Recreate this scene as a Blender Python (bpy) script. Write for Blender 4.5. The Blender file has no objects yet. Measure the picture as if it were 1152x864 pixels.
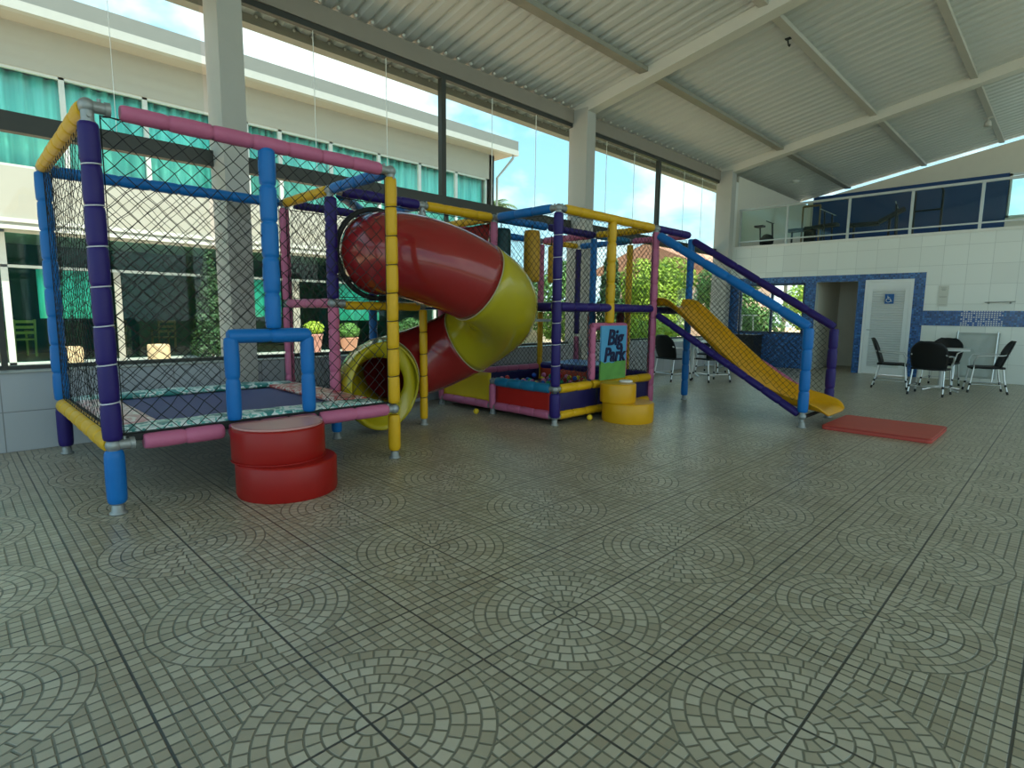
import bpy, bmesh, math, random
from mathutils import Vector, Matrix, noise

R = math.radians
PI = math.pi
rng = random.Random(7)
SC = bpy.context.scene
COL = SC.collection

# ------------------------------------------------------------------ camera, sky, sun, exposure
F, PITCH, ROLL, YAW, CAM_H = 633.76, .1247, .0108, -.7831, 1.2786
cp, sp, cy, sy, cr, sr = (math.cos(PITCH), math.sin(PITCH), math.cos(YAW), math.sin(YAW), math.cos(ROLL), math.sin(ROLL))
fw = Vector((sy*cp, cy*cp, -sp))
rt = Vector((cy, -sy, 0))
up = rt.cross(fw)
cx_ = rt*cr + up*sr
cy_ = -rt*sr + up*cr
cam_d = bpy.data.cameras.new('camera')
cam = bpy.data.objects.new('camera', cam_d)
COL.objects.link(cam)
m = Matrix((cx_, cy_, -fw)).transposed().to_4x4()
m.translation = Vector((0, 0, CAM_H))
cam.matrix_world = m
cam_d.sensor_width = 36
cam_d.lens = F/1152*36
cam_d.clip_start = .05
cam_d.clip_end = 500
SC.camera = cam

SC.view_settings.view_transform = 'Standard'
SC.view_settings.look = 'None'
SC.view_settings.exposure = 1.95
SC.view_settings.gamma = 1
SC.view_settings.use_curve_mapping = False
SC.cycles.use_denoising = True
SC.cycles.max_bounces = 8
SC.cycles.diffuse_bounces = 5
SC.cycles.transparent_max_bounces = 24

world = bpy.data.worlds.new('world')
SC.world = world
world.use_nodes = True
wn = world.node_tree.nodes
wl = world.node_tree.links
wn.clear()
w_out = wn.new('ShaderNodeOutputWorld')
w_bg = wn.new('ShaderNodeBackground')
w_tc = wn.new('ShaderNodeTexCoord')
w_map = wn.new('ShaderNodeMapping')
w_map.inputs['Scale'].default_value = (1, 1, 1.7)
w_map.inputs['Location'].default_value = (.35, .9, .2)
w_no = wn.new('ShaderNodeTexNoise')
w_no.inputs['Scale'].default_value = 2.6
w_no.inputs['Detail'].default_value = 7
w_no.inputs['Roughness'].default_value = .55
w_rp = wn.new('ShaderNodeValToRGB')
w_rp.color_ramp.elements[0].position = .47
w_rp.color_ramp.elements[1].position = .6
w_sx = wn.new('ShaderNodeSeparateXYZ')
w_gr = wn.new('ShaderNodeValToRGB')
w_gr.color_ramp.elements[0].position = .0
w_gr.color_ramp.elements[0].color = (.40, .66, .72, 1)
w_gr.color_ramp.elements[1].position = .55
w_gr.color_ramp.elements[1].color = (.12, .38, .62, 1)
w_mx = wn.new('ShaderNodeMixRGB')
w_mx.inputs[2].default_value = (.80, .90, .88, 1)
wl.new(w_tc.outputs['Generated'], w_map.inputs[0])
wl.new(w_map.outputs[0], w_no.inputs['Vector'])
wl.new(w_no.outputs['Fac'], w_rp.inputs[0])
wl.new(w_tc.outputs['Generated'], w_sx.inputs[0])
wl.new(w_sx.outputs['Z'], w_gr.inputs[0])
wl.new(w_rp.outputs[0], w_mx.inputs[0])
wl.new(w_gr.outputs[0], w_mx.inputs[1])
wl.new(w_mx.outputs[0], w_bg.inputs[0])
w_bg.inputs[1].default_value = .54
wl.new(w_bg.outputs[0], w_out.inputs[0])

sun_d = bpy.data.lights.new('sun', 'SUN')
sun_d.energy = 2.4
sun_d.angle = R(.6)
sun_d.color = (1, .93, .80)
sun = bpy.data.objects.new('sun', sun_d)
COL.objects.link(sun)
sun_dir = Vector((.42, .10, .9)).normalized()          # towards the sun
sun.rotation_euler = sun_dir.to_track_quat('Z', 'Y').to_euler()
sun.location = (20, 5, 40)

# ------------------------------------------------------------------ materials
MATS = {}
def mat(name, col, rough=.5, metal=0., var=.08, vscale=6., bump=0., bscale=40., spec=.32, coat=0.):
    if name in MATS: return MATS[name]
    mt = bpy.data.materials.new(name)
    mt.use_nodes = True
    n, l = mt.node_tree.nodes, mt.node_tree.links
    b = n['Principled BSDF']
    b.inputs['Roughness'].default_value = rough
    b.inputs['Metallic'].default_value = metal
    b.inputs['Specular IOR Level'].default_value = spec
    b.inputs['Coat Weight'].default_value = coat
    tc = n.new('ShaderNodeTexCoord')
    no = n.new('ShaderNodeTexNoise')
    no.inputs['Scale'].default_value = vscale
    no.inputs['Detail'].default_value = 4
    l.new(tc.outputs['Object'], no.inputs['Vector'])
    mx = n.new('ShaderNodeMixRGB')
    c = Vector(col[:3])
    mx.inputs[1].default_value = (*(c*(1-var)), 1)
    mx.inputs[2].default_value = (*[min(1, v) for v in c*(1+var)], 1)
    l.new(no.outputs['Fac'], mx.inputs[0])
    l.new(mx.outputs[0], b.inputs['Base Color'])
    if bump:
        n2 = n.new('ShaderNodeTexNoise')
        n2.inputs['Scale'].default_value = bscale
        l.new(tc.outputs['Object'], n2.inputs['Vector'])
        bp = n.new('ShaderNodeBump')
        bp.inputs['Strength'].default_value = bump
        bp.inputs['Distance'].default_value = .01
        l.new(n2.outputs['Fac'], bp.inputs['Height'])
        l.new(bp.outputs[0], b.inputs['Normal'])
    MATS[name] = mt
    return mt

class NB:
    """small node helper: math on sockets"""
    def __init__(s, mt):
        s.n, s.l = mt.node_tree.nodes, mt.node_tree.links
    def put(s, sock, v):
        if hasattr(v, 'is_linked') or hasattr(v, 'links'): s.l.new(v, sock)
        else: sock.default_value = v
    def m(s, op, a, b=None, c=None):
        nd = s.n.new('ShaderNodeMath'); nd.operation = op
        s.put(nd.inputs[0], a)
        if b is not None: s.put(nd.inputs[1], b)
        if c is not None: s.put(nd.inputs[2], c)
        return nd.outputs[0]
    def mix(s, f, a, b):
        nd = s.n.new('ShaderNodeMixRGB')
        s.put(nd.inputs[0], f); s.put(nd.inputs[1], a); s.put(nd.inputs[2], b)
        return nd.outputs[0]
    def lerp(s, f, a, b):
        return s.m('ADD', s.m('MULTIPLY', f, b), s.m('MULTIPLY', s.m('SUBTRACT', 1., f), a))
    def comb(s, x, y, z):
        nd = s.n.new('ShaderNodeCombineXYZ')
        s.put(nd.inputs[0], x); s.put(nd.inputs[1], y); s.put(nd.inputs[2], z)
        return nd.outputs[0]
    def pos(s):
        nd = s.n.new('ShaderNodeNewGeometry')
        sx = s.n.new('ShaderNodeSeparateXYZ')
        s.l.new(nd.outputs['Position'], sx.inputs[0])
        return sx.outputs[0], sx.outputs[1], sx.outputs[2], nd.outputs['Position']
    def white(s, v):
        nd = s.n.new('ShaderNodeTexWhiteNoise'); nd.noise_dimensions = '3D'
        s.l.new(v, nd.inputs['Vector'])
        return nd.outputs['Value']
    def noise(s, v, sc, det=3):
        nd = s.n.new('ShaderNodeTexNoise')
        nd.inputs['Scale'].default_value = sc; nd.inputs['Detail'].default_value = det
        s.l.new(v, nd.inputs['Vector'])
        return nd.outputs['Fac']
    def step(s, v, lo, hi):
        nd = s.n.new('ShaderNodeMapRange'); nd.interpolation_type = 'SMOOTHSTEP'
        s.put(nd.inputs['Value'], v)
        nd.inputs['From Min'].default_value = lo; nd.inputs['From Max'].default_value = hi
        return nd.outputs[0]

def floor_material():
    mt = bpy.data.materials.new('cobble_pattern_tile'); mt.use_nodes = True
    k = NB(mt); b = mt.node_tree.nodes['Principled BSDF']
    x, y, z, P = k.pos()
    T = .475
    u = k.m('DIVIDE', k.m('ADD', x, 1.44457), T)
    v = k.m('DIVIDE', k.m('SUBTRACT', y, .8426), T)
    def fold(q):
        h = k.m('ADD', k.m('MULTIPLY', q, .5), .5)
        fl = k.m('FLOOR', h)
        return k.m('MULTIPLY', k.m('ABSOLUTE', k.m('SUBTRACT', k.m('SUBTRACT', h, fl), .5)), 2.)
    a, c = fold(u), fold(v)
    r = k.m('SQRT', k.m('ADD', k.m('MULTIPLY', a, a), k.m('MULTIPLY', c, c)))
    th = k.m('ARCTAN2', c, a)
    W = .104
    rk = k.m('DIVIDE', r, W)
    ring = k.m('FLOOR', rk)
    rf = k.m('SUBTRACT', rk, ring)
    nseg = k.m('FLOOR', k.m('ADD', k.m('MULTIPLY', k.m('ADD', ring, .5), 1.42), 1.1))
    sg = k.m('MULTIPLY', k.m('DIVIDE', th, PI/2), nseg)
    sgi = k.m('FLOOR', sg)
    sf = k.m('SUBTRACT', sg, sgi)
    def edge(f): return k.m('MINIMUM', f, k.m('SUBTRACT', 1., f))
    d_ring = k.m('MULTIPLY', edge(rf), W)
    d_seg = k.m('MULTIPLY', edge(sf), k.m('DIVIDE', k.m('MULTIPLY', r, PI/2), nseg))
    d_circ = k.m('MINIMUM', d_ring, d_seg)
    G = 10.
    ga, gc = k.m('MULTIPLY', a, G), k.m('MULTIPLY', c, G)
    gai, gci = k.m('FLOOR', ga), k.m('FLOOR', gc)
    d_grid = k.m('DIVIDE', k.m('MINIMUM', edge(k.m('SUBTRACT', ga, gai)), edge(k.m('SUBTRACT', gc, gci))), G)
    RM = W*8
    inside = k.m('LESS_THAN', r, RM)
    d = k.lerp(inside, d_grid, d_circ)
    d = k.m('MINIMUM', d, k.m('ABSOLUTE', k.m('SUBTRACT', r, RM)))
    cob = k.step(d, .004, .012)
    # joints between tiles
    def joint(q): return edge(k.m('SUBTRACT', q, k.m('FLOOR', q)))
    dj = k.m('MINIMUM', joint(u), joint(v))
    jt = k.step(dj, .006, .013)
    ida = k.lerp(inside, k.m('ADD', gai, 20.), ring)
    idc = k.lerp(inside, gci, sgi)
    tid = k.m('ADD', k.m('MULTIPLY', k.m('FLOOR', u), 7.13), k.m('MULTIPLY', k.m('FLOOR', v), 3.37))
    rnd = k.white(k.comb(k.m('ADD', ida, .5), k.m('ADD', idc, .5), tid))
    big = k.noise(P, .9, 3)
    fine = k.noise(P, 60., 3)
    light = k.mix(rnd, (.33, .285, .19, 1), (.56, .52, .40, 1))
    outer = k.step(r, .45, 1.0)
    light = k.mix(k.m('MULTIPLY', outer, .45), light, k.mix(rnd, (.24, .195, .115, 1), (.42, .37, .25, 1)))
    light = k.mix(k.m('MULTIPLY', big, .45), light, (.36, .28, .17, 1))
    light = k.mix(k.m('MULTIPLY', fine, .3), light, (.36, .35, .28, 1))
    col = k.mix(cob, (.145, .14, .095, 1), light)
    col = k.mix(jt, (.045, .045, .035, 1), col)
    k.l.new(col, b.inputs['Base Color'])
    k.put(b.inputs['Roughness'], k.m('ADD', k.m('MULTIPLY', fine, .12), .26))
    b.inputs['Specular IOR Level'].default_value = .75
    bp = mt.node_tree.nodes.new('ShaderNodeBump')
    bp.inputs['Strength'].default_value = .75
    bp.inputs['Distance'].default_value = .004
    k.l.new(k.m('ADD', k.m('MINIMUM', cob, jt), k.m('MULTIPLY', fine, .04)), bp.inputs['Height'])
    k.l.new(bp.outputs[0], b.inputs['Normal'])
    return mt

def tile_material(name, size, col, grout, axes, rough=.25, gw=.006, var=.04, off=(0, 0), sub=None):
    """wall tiles: square grid on two world axes"""
    mt = bpy.data.materials.new(name); mt.use_nodes = True
    k = NB(mt); b = mt.node_tree.nodes['Principled BSDF']
    p = k.pos()
    q = [k.m('DIVIDE', k.m('ADD', p[ax], off[i]), size[i]) for i, ax in enumerate(axes)]
    fl = [k.m('FLOOR', t) for t in q]
    fr = [k.m('SUBTRACT', t, f) for t, f in zip(q, fl)]
    e = [k.m('MULTIPLY', k.m('MINIMUM', f, k.m('SUBTRACT', 1., f)), size[i]) for i, f in enumerate(fr)]
    d = k.m('MINIMUM', e[0], e[1])
    on = k.step(d, gw*.35, gw)
    rnd = k.white(k.comb(k.m('ADD', fl[0], .5), k.m('ADD', fl[1], .5), .5))
    c = Vector(col)
    lo, hi = (*(c*(1-var)), 1), (*[min(1, t) for t in c*(1+var)], 1)
    cc = k.mix(rnd, lo, hi)
    if sub:
        cc = k.mix(k.m('GREATER_THAN', rnd, sub[1]), cc, (*sub[0], 1))
    k.l.new(k.mix(on, (*grout, 1), cc), b.inputs['Base Color'])
    b.inputs['Roughness'].default_value = rough
    bp = mt.node_tree.nodes.new('ShaderNodeBump')
    bp.inputs['Strength'].default_value = .3; bp.inputs['Distance'].default_value = .003
    k.l.new(on, bp.inputs['Height']); k.l.new(bp.outputs[0], b.inputs['Normal'])
    return mt

def glass_material(name, tint, refl=.9):
    """architectural pane: clear tinted transmission plus a Fresnel reflection"""
    mt = bpy.data.materials.new(name); mt.use_nodes = True
    n, l = mt.node_tree.nodes, mt.node_tree.links
    n.clear()
    o = n.new('ShaderNodeOutputMaterial')
    t = n.new('ShaderNodeBsdfTransparent'); t.inputs[0].default_value = (*tint, 1)
    g = n.new('ShaderNodeBsdfGlossy'); g.inputs['Roughness'].default_value = .01
    g.inputs[0].default_value = (.95, .95, .95, 1)
    lw = n.new('ShaderNodeLayerWeight'); lw.inputs[0].default_value = .5
    pw = n.new('ShaderNodeMath'); pw.operation = 'POWER'; pw.inputs[1].default_value = 5
    f = n.new('ShaderNodeMath'); f.operation = 'MULTIPLY_ADD'; f.inputs[1].default_value = refl*.5; f.inputs[2].default_value = refl*.022
    l.new(lw.outputs['Facing'], pw.inputs[0]); l.new(pw.outputs[0], f.inputs[0])
    tc = n.new('ShaderNodeTexCoord'); no = n.new('ShaderNodeTexNoise'); no.inputs['Scale'].default_value = .7
    bp = n.new('ShaderNodeBump'); bp.inputs['Strength'].default_value = .02; bp.inputs['Distance'].default_value = .02
    l.new(tc.outputs['Object'], no.inputs['Vector']); l.new(no.outputs['Fac'], bp.inputs['Height']); l.new(bp.outputs[0], g.inputs['Normal'])
    mx = n.new('ShaderNodeMixShader')
    l.new(f.outputs[0], mx.inputs[0]); l.new(t.outputs[0], mx.inputs[1]); l.new(g.outputs[0], mx.inputs[2])
    l.new(mx.outputs[0], o.inputs[0])
    return mt

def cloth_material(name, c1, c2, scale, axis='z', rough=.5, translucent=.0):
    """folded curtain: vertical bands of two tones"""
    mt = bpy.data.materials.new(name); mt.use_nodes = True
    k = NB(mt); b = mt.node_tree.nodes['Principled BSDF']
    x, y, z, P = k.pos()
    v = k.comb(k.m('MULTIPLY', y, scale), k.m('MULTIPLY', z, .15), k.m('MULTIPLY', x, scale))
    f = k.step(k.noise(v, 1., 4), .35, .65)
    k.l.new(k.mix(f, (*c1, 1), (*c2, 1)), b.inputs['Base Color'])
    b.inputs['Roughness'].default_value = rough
    return mt

def pad_material(name, cols, scale, seed=0):
    """shiny pad: blotchy bands painted in for foil reflections and pattern"""
    mt = bpy.data.materials.new(name); mt.use_nodes = True
    k = NB(mt); b = mt.node_tree.nodes['Principled BSDF']
    x, y, z, P = k.pos()
    nd = mt.node_tree.nodes.new('ShaderNodeTexNoise')
    nd.inputs['Scale'].default_value = scale; nd.inputs['Detail'].default_value = 3
    mp = mt.node_tree.nodes.new('ShaderNodeMapping'); mp.inputs['Location'].default_value = (seed, seed*.7, 0)
    k.l.new(P, mp.inputs[0]); k.l.new(mp.outputs[0], nd.inputs['Vector'])
    rp = mt.node_tree.nodes.new('ShaderNodeValToRGB')
    rp.color_ramp.interpolation = 'CONSTANT'
    el = rp.color_ramp.elements
    el[0].position = 0; el[0].color = (*cols[0], 1)
    el[1].position = .46; el[1].color = (*cols[1], 1)
    for i, c in enumerate(cols[2:]):
        e = el.new(.54+.07*i); e.color = (*c, 1)
    k.l.new(nd.outputs['Fac'], rp.inputs[0]); k.l.new(rp.outputs[0], b.inputs['Base Color'])
    b.inputs['Roughness'].default_value = .35
    bp = mt.node_tree.nodes.new('ShaderNodeBump'); bp.inputs['Strength'].default_value = .5; bp.inputs['Distance'].default_value = .02
    n2 = k.noise(P, 22., 2); k.l.new(n2, bp.inputs['Height']); k.l.new(bp.outputs[0], b.inputs['Normal'])
    return mt

PURPLE = mat('purple_vinyl', (.019, .009, .12), .48, bump=.35, bscale=18)
BLUE = mat('blue_vinyl', (.005, .14, .43), .42, bump=.35, bscale=18)
TEAL = mat('teal_blue_vinyl', (.01, .16, .30), .42, bump=.35, bscale=18)
YELLOW = mat('yellow_vinyl', (.66, .37, .008), .42, bump=.35, bscale=18)
PINK = mat('pink_vinyl', (.50, .13, .235), .45, bump=.35, bscale=18)
NAVY = mat('navy_vinyl', (.012, .012, .085), .4, bump=.4, bscale=9)
REDV = mat('red_vinyl', (.40, .016, .012), .38, bump=.25, bscale=9)
YELV = mat('yellow_panel_vinyl', (.7, .48, .02), .4, bump=.2, bscale=9)
CLAMP = mat('galvanised_clamp', (.32, .34, .33), .5, .6, bump=.3)
STEEL = mat('steel_tube', (.55, .56, .55), .35, .85)
CORD = mat('black_net_cord', (.012, .014, .013), .7)
CORDG = mat('grey_net_cord', (.03, .035, .032), .7)
FIBRED = mat('red_fibreglass', (.25, .014, .013), .2, var=.12, vscale=3, coat=.4)
FIBYEL = mat('yellow_fibreglass', (.40, .33, .012), .2, var=.08, vscale=3, coat=.4)
SLIDEY = mat('yellow_slide_plastic', (.66, .32, .006), .32, bump=.15, bscale=14)
SEAM = mat('pale_seam', (.40, .36, .20), .4)
BLACKR = mat('black_rubber', (.015, .017, .016), .6)
STEPRED = mat('red_step_vinyl', (.30, .008, .005), .38, bump=.15, bscale=7)
STEPREDTOP = mat('pale_pink_step_top', (.6, .3, .28), .35)
STEPYEL = mat('yellow_step_vinyl', (.62, .32, .006), .36, bump=.15, bscale=7)
MATRED = mat('red_mat_vinyl', (.47, .07, .05), .5, bump=.2, bscale=20)
BED = mat('violet_jump_bed', (.075, .075, .2), .6, bump=.3, bscale=120)
WHITEP = mat('white_paint', (.80, .79, .72), .5, var=.03)
CREAM = mat('cream_paint', (.72, .67, .56), .55, var=.04, bump=.1)
COLUMN = mat('column_paint', (.46, .45, .40), .55, var=.05, bump=.1)
RAFTER = mat('rafter_paint', (.66, .64, .56), .5, var=.03)
ROOFM = mat('white_roof_sheet', (.62, .63, .60), .38, .0, var=.05, vscale=1.5)
PURLIN = mat('purlin_paint', (.52, .50, .44), .5, var=.05)
PURLIN_SHADE = mat('shaded_purlin', (.30, .29, .24), .55, var=.1)  # first purlin only: its shade is put into a darker colour
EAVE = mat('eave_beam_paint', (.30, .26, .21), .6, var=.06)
ALU_DARK = mat('dark_bronze_frame', (.055, .058, .05), .45, .3)
ALU = mat('silver_rail', (.5, .53, .5), .35, .5)
GLASS = glass_material('clear_pane', (.93, .97, .955))
GLASSB = glass_material('facade_pane', (.90, .985, .965), .35)
GLASSG = glass_material('green_shop_pane', (.72, .94, .87), .3)
GLASSR = glass_material('balustrade_pane', (.84, .93, .89))
REFLINE = mat('pale_reflection', (.85, .9, .88), .5)
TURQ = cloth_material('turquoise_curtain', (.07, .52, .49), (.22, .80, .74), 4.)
DOORW = mat('white_door', (.80, .82, .80), .35, var=.02)
BLACKC = mat('black_weave', (.008, .009, .009), .5, bump=.4, bscale=90)
ALULEG = mat('polished_aluminium', (.62, .64, .63), .28, .8)
TABLEW = mat('white_table_top', (.68, .7, .68), .3)
SIGNBLUE = mat('sign_sky_blue', (.09, .33, .55), .4, var=.1, vscale=2)
SIGNGREEN = mat('sign_grass_green', (.12, .33, .07), .45, var=.35, vscale=9)
INK = mat('navy_lettering', (.01, .012, .05), .5)
BLUEWALL = mat('blue_wall_paint', (.018, .062, .18), .45, var=.12, vscale=.8)

# ------------------------------------------------------------------ mesh helpers
class MB:
    def __init__(s): s.v, s.f, s.sm = [], [], []
    def add(s, vs, fs, smooth=False):
        o = len(s.v); s.v += [tuple(v) for v in vs]
        for f in fs: s.f.append([i+o for i in f]); s.sm.append(smooth)
        return s
    def box(s, lo, hi, M=None):
        (a, b, c), (d, e, f) = lo, hi
        vs = [Vector(p) for p in ((a,b,c),(d,b,c),(d,e,c),(a,e,c),(a,b,f),(d,b,f),(d,e,f),(a,e,f))]
        if M: vs = [M @ v for v in vs]
        return s.add(vs, [(3,2,1,0),(4,5,6,7),(0,1,5,4),(1,2,6,5),(2,3,7,6),(3,0,4,7)])
    def bar(s, p, q, w, h, upv=(0, 0, 1)):
        """rectangular bar from p to q, w across, h along up"""
        p, q = Vector(p), Vector(q); t = (q-p).normalized(); u = Vector(upv)
        sd = t.cross(u).normalized(); u = sd.cross(t).normalized()
        vs = []
        for c in (p, q):
            vs += [c-sd*w/2-u*h/2, c+sd*w/2-u*h/2, c+sd*w/2+u*h/2, c-sd*w/2+u*h/2]
        return s.add(vs, [(3,2,1,0),(4,5,6,7),(0,1,5,4),(1,2,6,5),(2,3,7,6),(3,0,4,7)])
    def tube(s, path, rad, n=10, cap=True, jit=0., closed=False):
        path = [Vector(p) for p in path]
        rs = rad if isinstance(rad, (list, tuple)) else [rad]*len(path)
        N = len(path); vs = []
        t0 = (path[1]-path[0]).normalized()
        ref = Vector((0, 0, 1)) if abs(t0.z) < .9 else Vector((1, 0, 0))
        nrm = (ref - t0*ref.dot(t0)).normalized()
        for i, p in enumerate(path):
            if closed: t = path[(i+1) % N]-path[i-1]
            else: t = path[min(i+1, N-1)]-path[max(i-1, 0)]
            if t.length < 1e-9: t = t0.copy()
            t.normalize()
            nrm = (nrm - t*nrm.dot(t)).normalized()
            bn = t.cross(nrm)
            for j in range(n):
                a = 2*PI*j/n
                rr = rs[i]*(1+(rng.uniform(-jit, jit) if jit else 0))
                vs.append(p+(nrm*math.cos(a)+bn*math.sin(a))*rr)
        fs = []
        for i in range(N if closed else N-1):
            i2 = (i+1) % N
            for j in range(n):
                k = (j+1) % n
                fs.append((i*n+j, i*n+k, i2*n+k, i2*n+j))
        s.add(vs, fs, n > 4)
        if cap and not closed:
            s.add(vs[:n], [tuple(range(n-1, -1, -1))]); s.add(vs[-n:], [tuple(range(n))])
        return s
    def lathe(s, prof, c=(0, 0, 0), n=24, smooth=True):
        vs, fs = [], []
        for r, z in prof:
            for j in range(n):
                a = 2*PI*j/n; vs.append((c[0]+r*math.cos(a), c[1]+r*math.sin(a), c[2]+z))
        for i in range(len(prof)-1):
            for j in range(n):
                k = (j+1) % n; fs.append((i*n+j, i*n+k, (i+1)*n+k, (i+1)*n+j))
        fs.append(tuple(range(n-1, -1, -1))); fs.append(tuple((len(prof)-1)*n+j for j in range(n)))
        return s.add(vs, fs, smooth)
    def prism(s, poly, d):
        """extrude a planar polygon (list of 3D points) along vector d"""
        P = [Vector(p) for p in poly]; d = Vector(d); n = len(P)
        fs = [tuple(range(n-1, -1, -1)), tuple(range(n, 2*n))]
        fs += [(i, (i+1) % n, n+(i+1) % n, n+i) for i in range(n)]
        return s.add(P+[p+d for p in P], fs)
    def grid(s, fn, nu, nv, smooth=True):
        vs = [fn(i/nu, j/nv) for j in range(nv+1) for i in range(nu+1)]
        fs = [(j*(nu+1)+i, j*(nu+1)+i+1, (j+1)*(nu+1)+i+1, (j+1)*(nu+1)+i) for j in range(nv) for i in range(nu)]
        return s.add(vs, fs, smooth)
    def sheet(s, fn, nu, nv, th):
        """grid with thickness th along its local normal (closed)"""
        P = [[Vector(fn(i/nu, j/nv)) for i in range(nu+1)] for j in range(nv+1)]
        def nr(i, j):
            a = P[j][min(i+1, nu)]-P[j][max(i-1, 0)]; b = P[min(j+1, nv)][i]-P[max(j-1, 0)][i]
            c = a.cross(b)
            return c.normalized() if c.length > 1e-9 else Vector((0, 0, 1))
        top = [P[j][i]+nr(i, j)*th/2 for j in range(nv+1) for i in range(nu+1)]
        bot = [P[j][i]-nr(i, j)*th/2 for j in range(nv+1) for i in range(nu+1)]
        K = len(top); W = nu+1; fs = []
        for j in range(nv):
            for i in range(nu):
                a = j*W+i
                fs.append((a, a+1, a+W+1, a+W)); fs.append((K+a+W, K+a+W+1, K+a+1, K+a))
        for i in range(nu):
            fs.append((i+1, i, K+i, K+i+1)); a = nv*W+i; fs.append((a, a+1, K+a+1, K+a))
        for j in range(nv):
            a = j*W; fs.append((a, a+W, K+a+W, K+a)); a = j*W+nu; fs.append((a+W, a, K+a, K+a+W))
        return s.add(top+bot, fs, True)
    def ball(s, c, r, n=12, m_=8, sz=1.):
        prof = [(max(1e-4, r*math.sin(PI*i/m_)), -r*sz*math.cos(PI*i/m_)) for i in range(m_+1)]
        return s.lathe(prof, c, n)
    def mesh(s, name, mt, flip=False):
        me = bpy.data.meshes.new(name)
        me.from_pydata(s.v, [], s.f); me.update()
        for p, sm in zip(me.polygons, s.sm): p.use_smooth = sm
        for q in (mt if isinstance(mt, (list, tuple)) else [mt]): me.materials.append(q)
        bm = bmesh.new(); bm.from_mesh(me)
        bmesh.ops.recalc_face_normals(bm, faces=bm.faces[:])
        bm.to_mesh(me); bm.free()
        return me
    def build(s, name, mt, parent=None, label=None, loc=None):
        o = bpy.data.objects.new(name, s.mesh(name, mt)); COL.objects.link(o)
        if parent is not None:
            o.parent = parent
            o.location = -world_loc(parent)
        if label: o['label'] = label
        return o

def world_loc(o):
    v = Vector((0, 0, 0))
    while o is not None:
        v += o.location; o = o.parent
    return v

def thing(name, label, cat, loc=(0, 0, 0), rz=0., group=None):
    o = bpy.data.objects.new(name, None); COL.objects.link(o)
    o.empty_display_size = .2
    o.location = loc; o.rotation_euler = (0, 0, rz)
    o['label'] = label; o['category'] = cat
    if group: o['group'] = group
    return o
def tag(o, label, cat, group=None):
    o['label'] = label; o['category'] = cat
    if group: o['group'] = group
    return o
def part(mb, name, mt, parent, label=None):
    """mesh built in its thing's local coordinates"""
    o = bpy.data.objects.new(name, mb.mesh(name, mt)); COL.objects.link(o); o.parent = parent
    if label: o['label'] = label
    return o
def struct(mb, name, mt, parent=None):
    o = bpy.data.objects.new(name, mb.mesh(name, mt)); COL.objects.link(o)
    if parent is None: o['kind'] = 'structure'
    else: o.parent = parent
    return o
def dup(root, loc, rz, label=None, group=None):
    r = root.copy(); COL.objects.link(r); r.location = loc; r.rotation_euler = (0, 0, rz)
    if label: r['label'] = label
    if group: r['group'] = group
    for ch in list(root.children):
        c = ch.copy(); COL.objects.link(c); c.parent = r
        for g in list(ch.children):
            d = g.copy(); COL.objects.link(d); d.parent = c
    return r

# ------------------------------------------------------------------ the room
XW, YF = -6.62, 14.8            # inner faces of the window wall and of the far wall
COLS = [2.23, 8.42, 14.43]      # near faces of the columns
def roof_z(x): return 5.095+.186*(x+6.6)

FLOOR = floor_material()
struct(MB().box((XW-.3, -9, -.12), (9, 20.6, 0)), 'floor', FLOOR)

TILE_L = tile_material('grey_wall_tile', (.45, .36), (.40, .43, .45), (.2, .21, .21), (1, 2), .3, .006, off=(.15, 0))
TILE_F = tile_material('white_wall_tile', (.40, .40), (.80, .82, .75), (.62, .64, .58), (0, 2), .25, .006, off=(.1, .03))
MOSAIC = tile_material('blue_mosaic', (.04, .04), (.022, .105, .33), (.05, .11, .22), (0, 2), .2, .006, .55, sub=((.05, .2, .5), .85))
MOSAICW = tile_material('white_and_blue_mosaic', (.04, .04), (.62, .66, .70), (.05, .12, .33), (0, 2), .25, .012, .1, sub=((.022, .105, .33), .86))

# half wall below the windows
struct(MB().box((-7.0, -4.2, 0), (XW, YF+.2, .70)), 'wall_left', TILE_L)
struct(MB().box((-7.02, -4.2, .70), (XW+.012, YF, .715)), 'trim_1', mat('sill_stone', (.3, .31, .29), .35))
# columns
for i, yc in enumerate([-3.96]+COLS):
    struct(MB().box((-6.96, yc, 0), (-6.55, yc+.25, roof_z(-6.55)-.15)), 'trim_%d' % (2+i), COLUMN)
# eave beam over the windows
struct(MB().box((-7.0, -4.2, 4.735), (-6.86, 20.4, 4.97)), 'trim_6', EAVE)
# rafters
for i, yc in enumerate([-3.96]+COLS):
    mb = MB()
    x0, x1 = -6.95, 8.0
    mb.prism([(x0, yc+.012, roof_z(x0)-.21), (x1, yc+.012, roof_z(x1)-.25), (x1, yc+.012, roof_z(x1)-.02), (x0, yc+.012, roof_z(x0)-.02)], (0, .226, 0))
    struct(mb, 'trim_%d' % (7+i), RAFTER)
# purlins
for i, (xp, w) in enumerate([(-5.42, .16), (-3.52, .13), (-1.86, .11), (.1, .11), (2.1, .12), (3.9, .12), (5.9, .12), (7.8, .12)]):
    z = roof_z(xp)
    struct(MB().box((xp-w/2, -3.9, z-.10), (xp+w/2, 20.1, z-.03)), 'trim_%d' % (11+i), PURLIN if i else PURLIN_SHADE)
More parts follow.
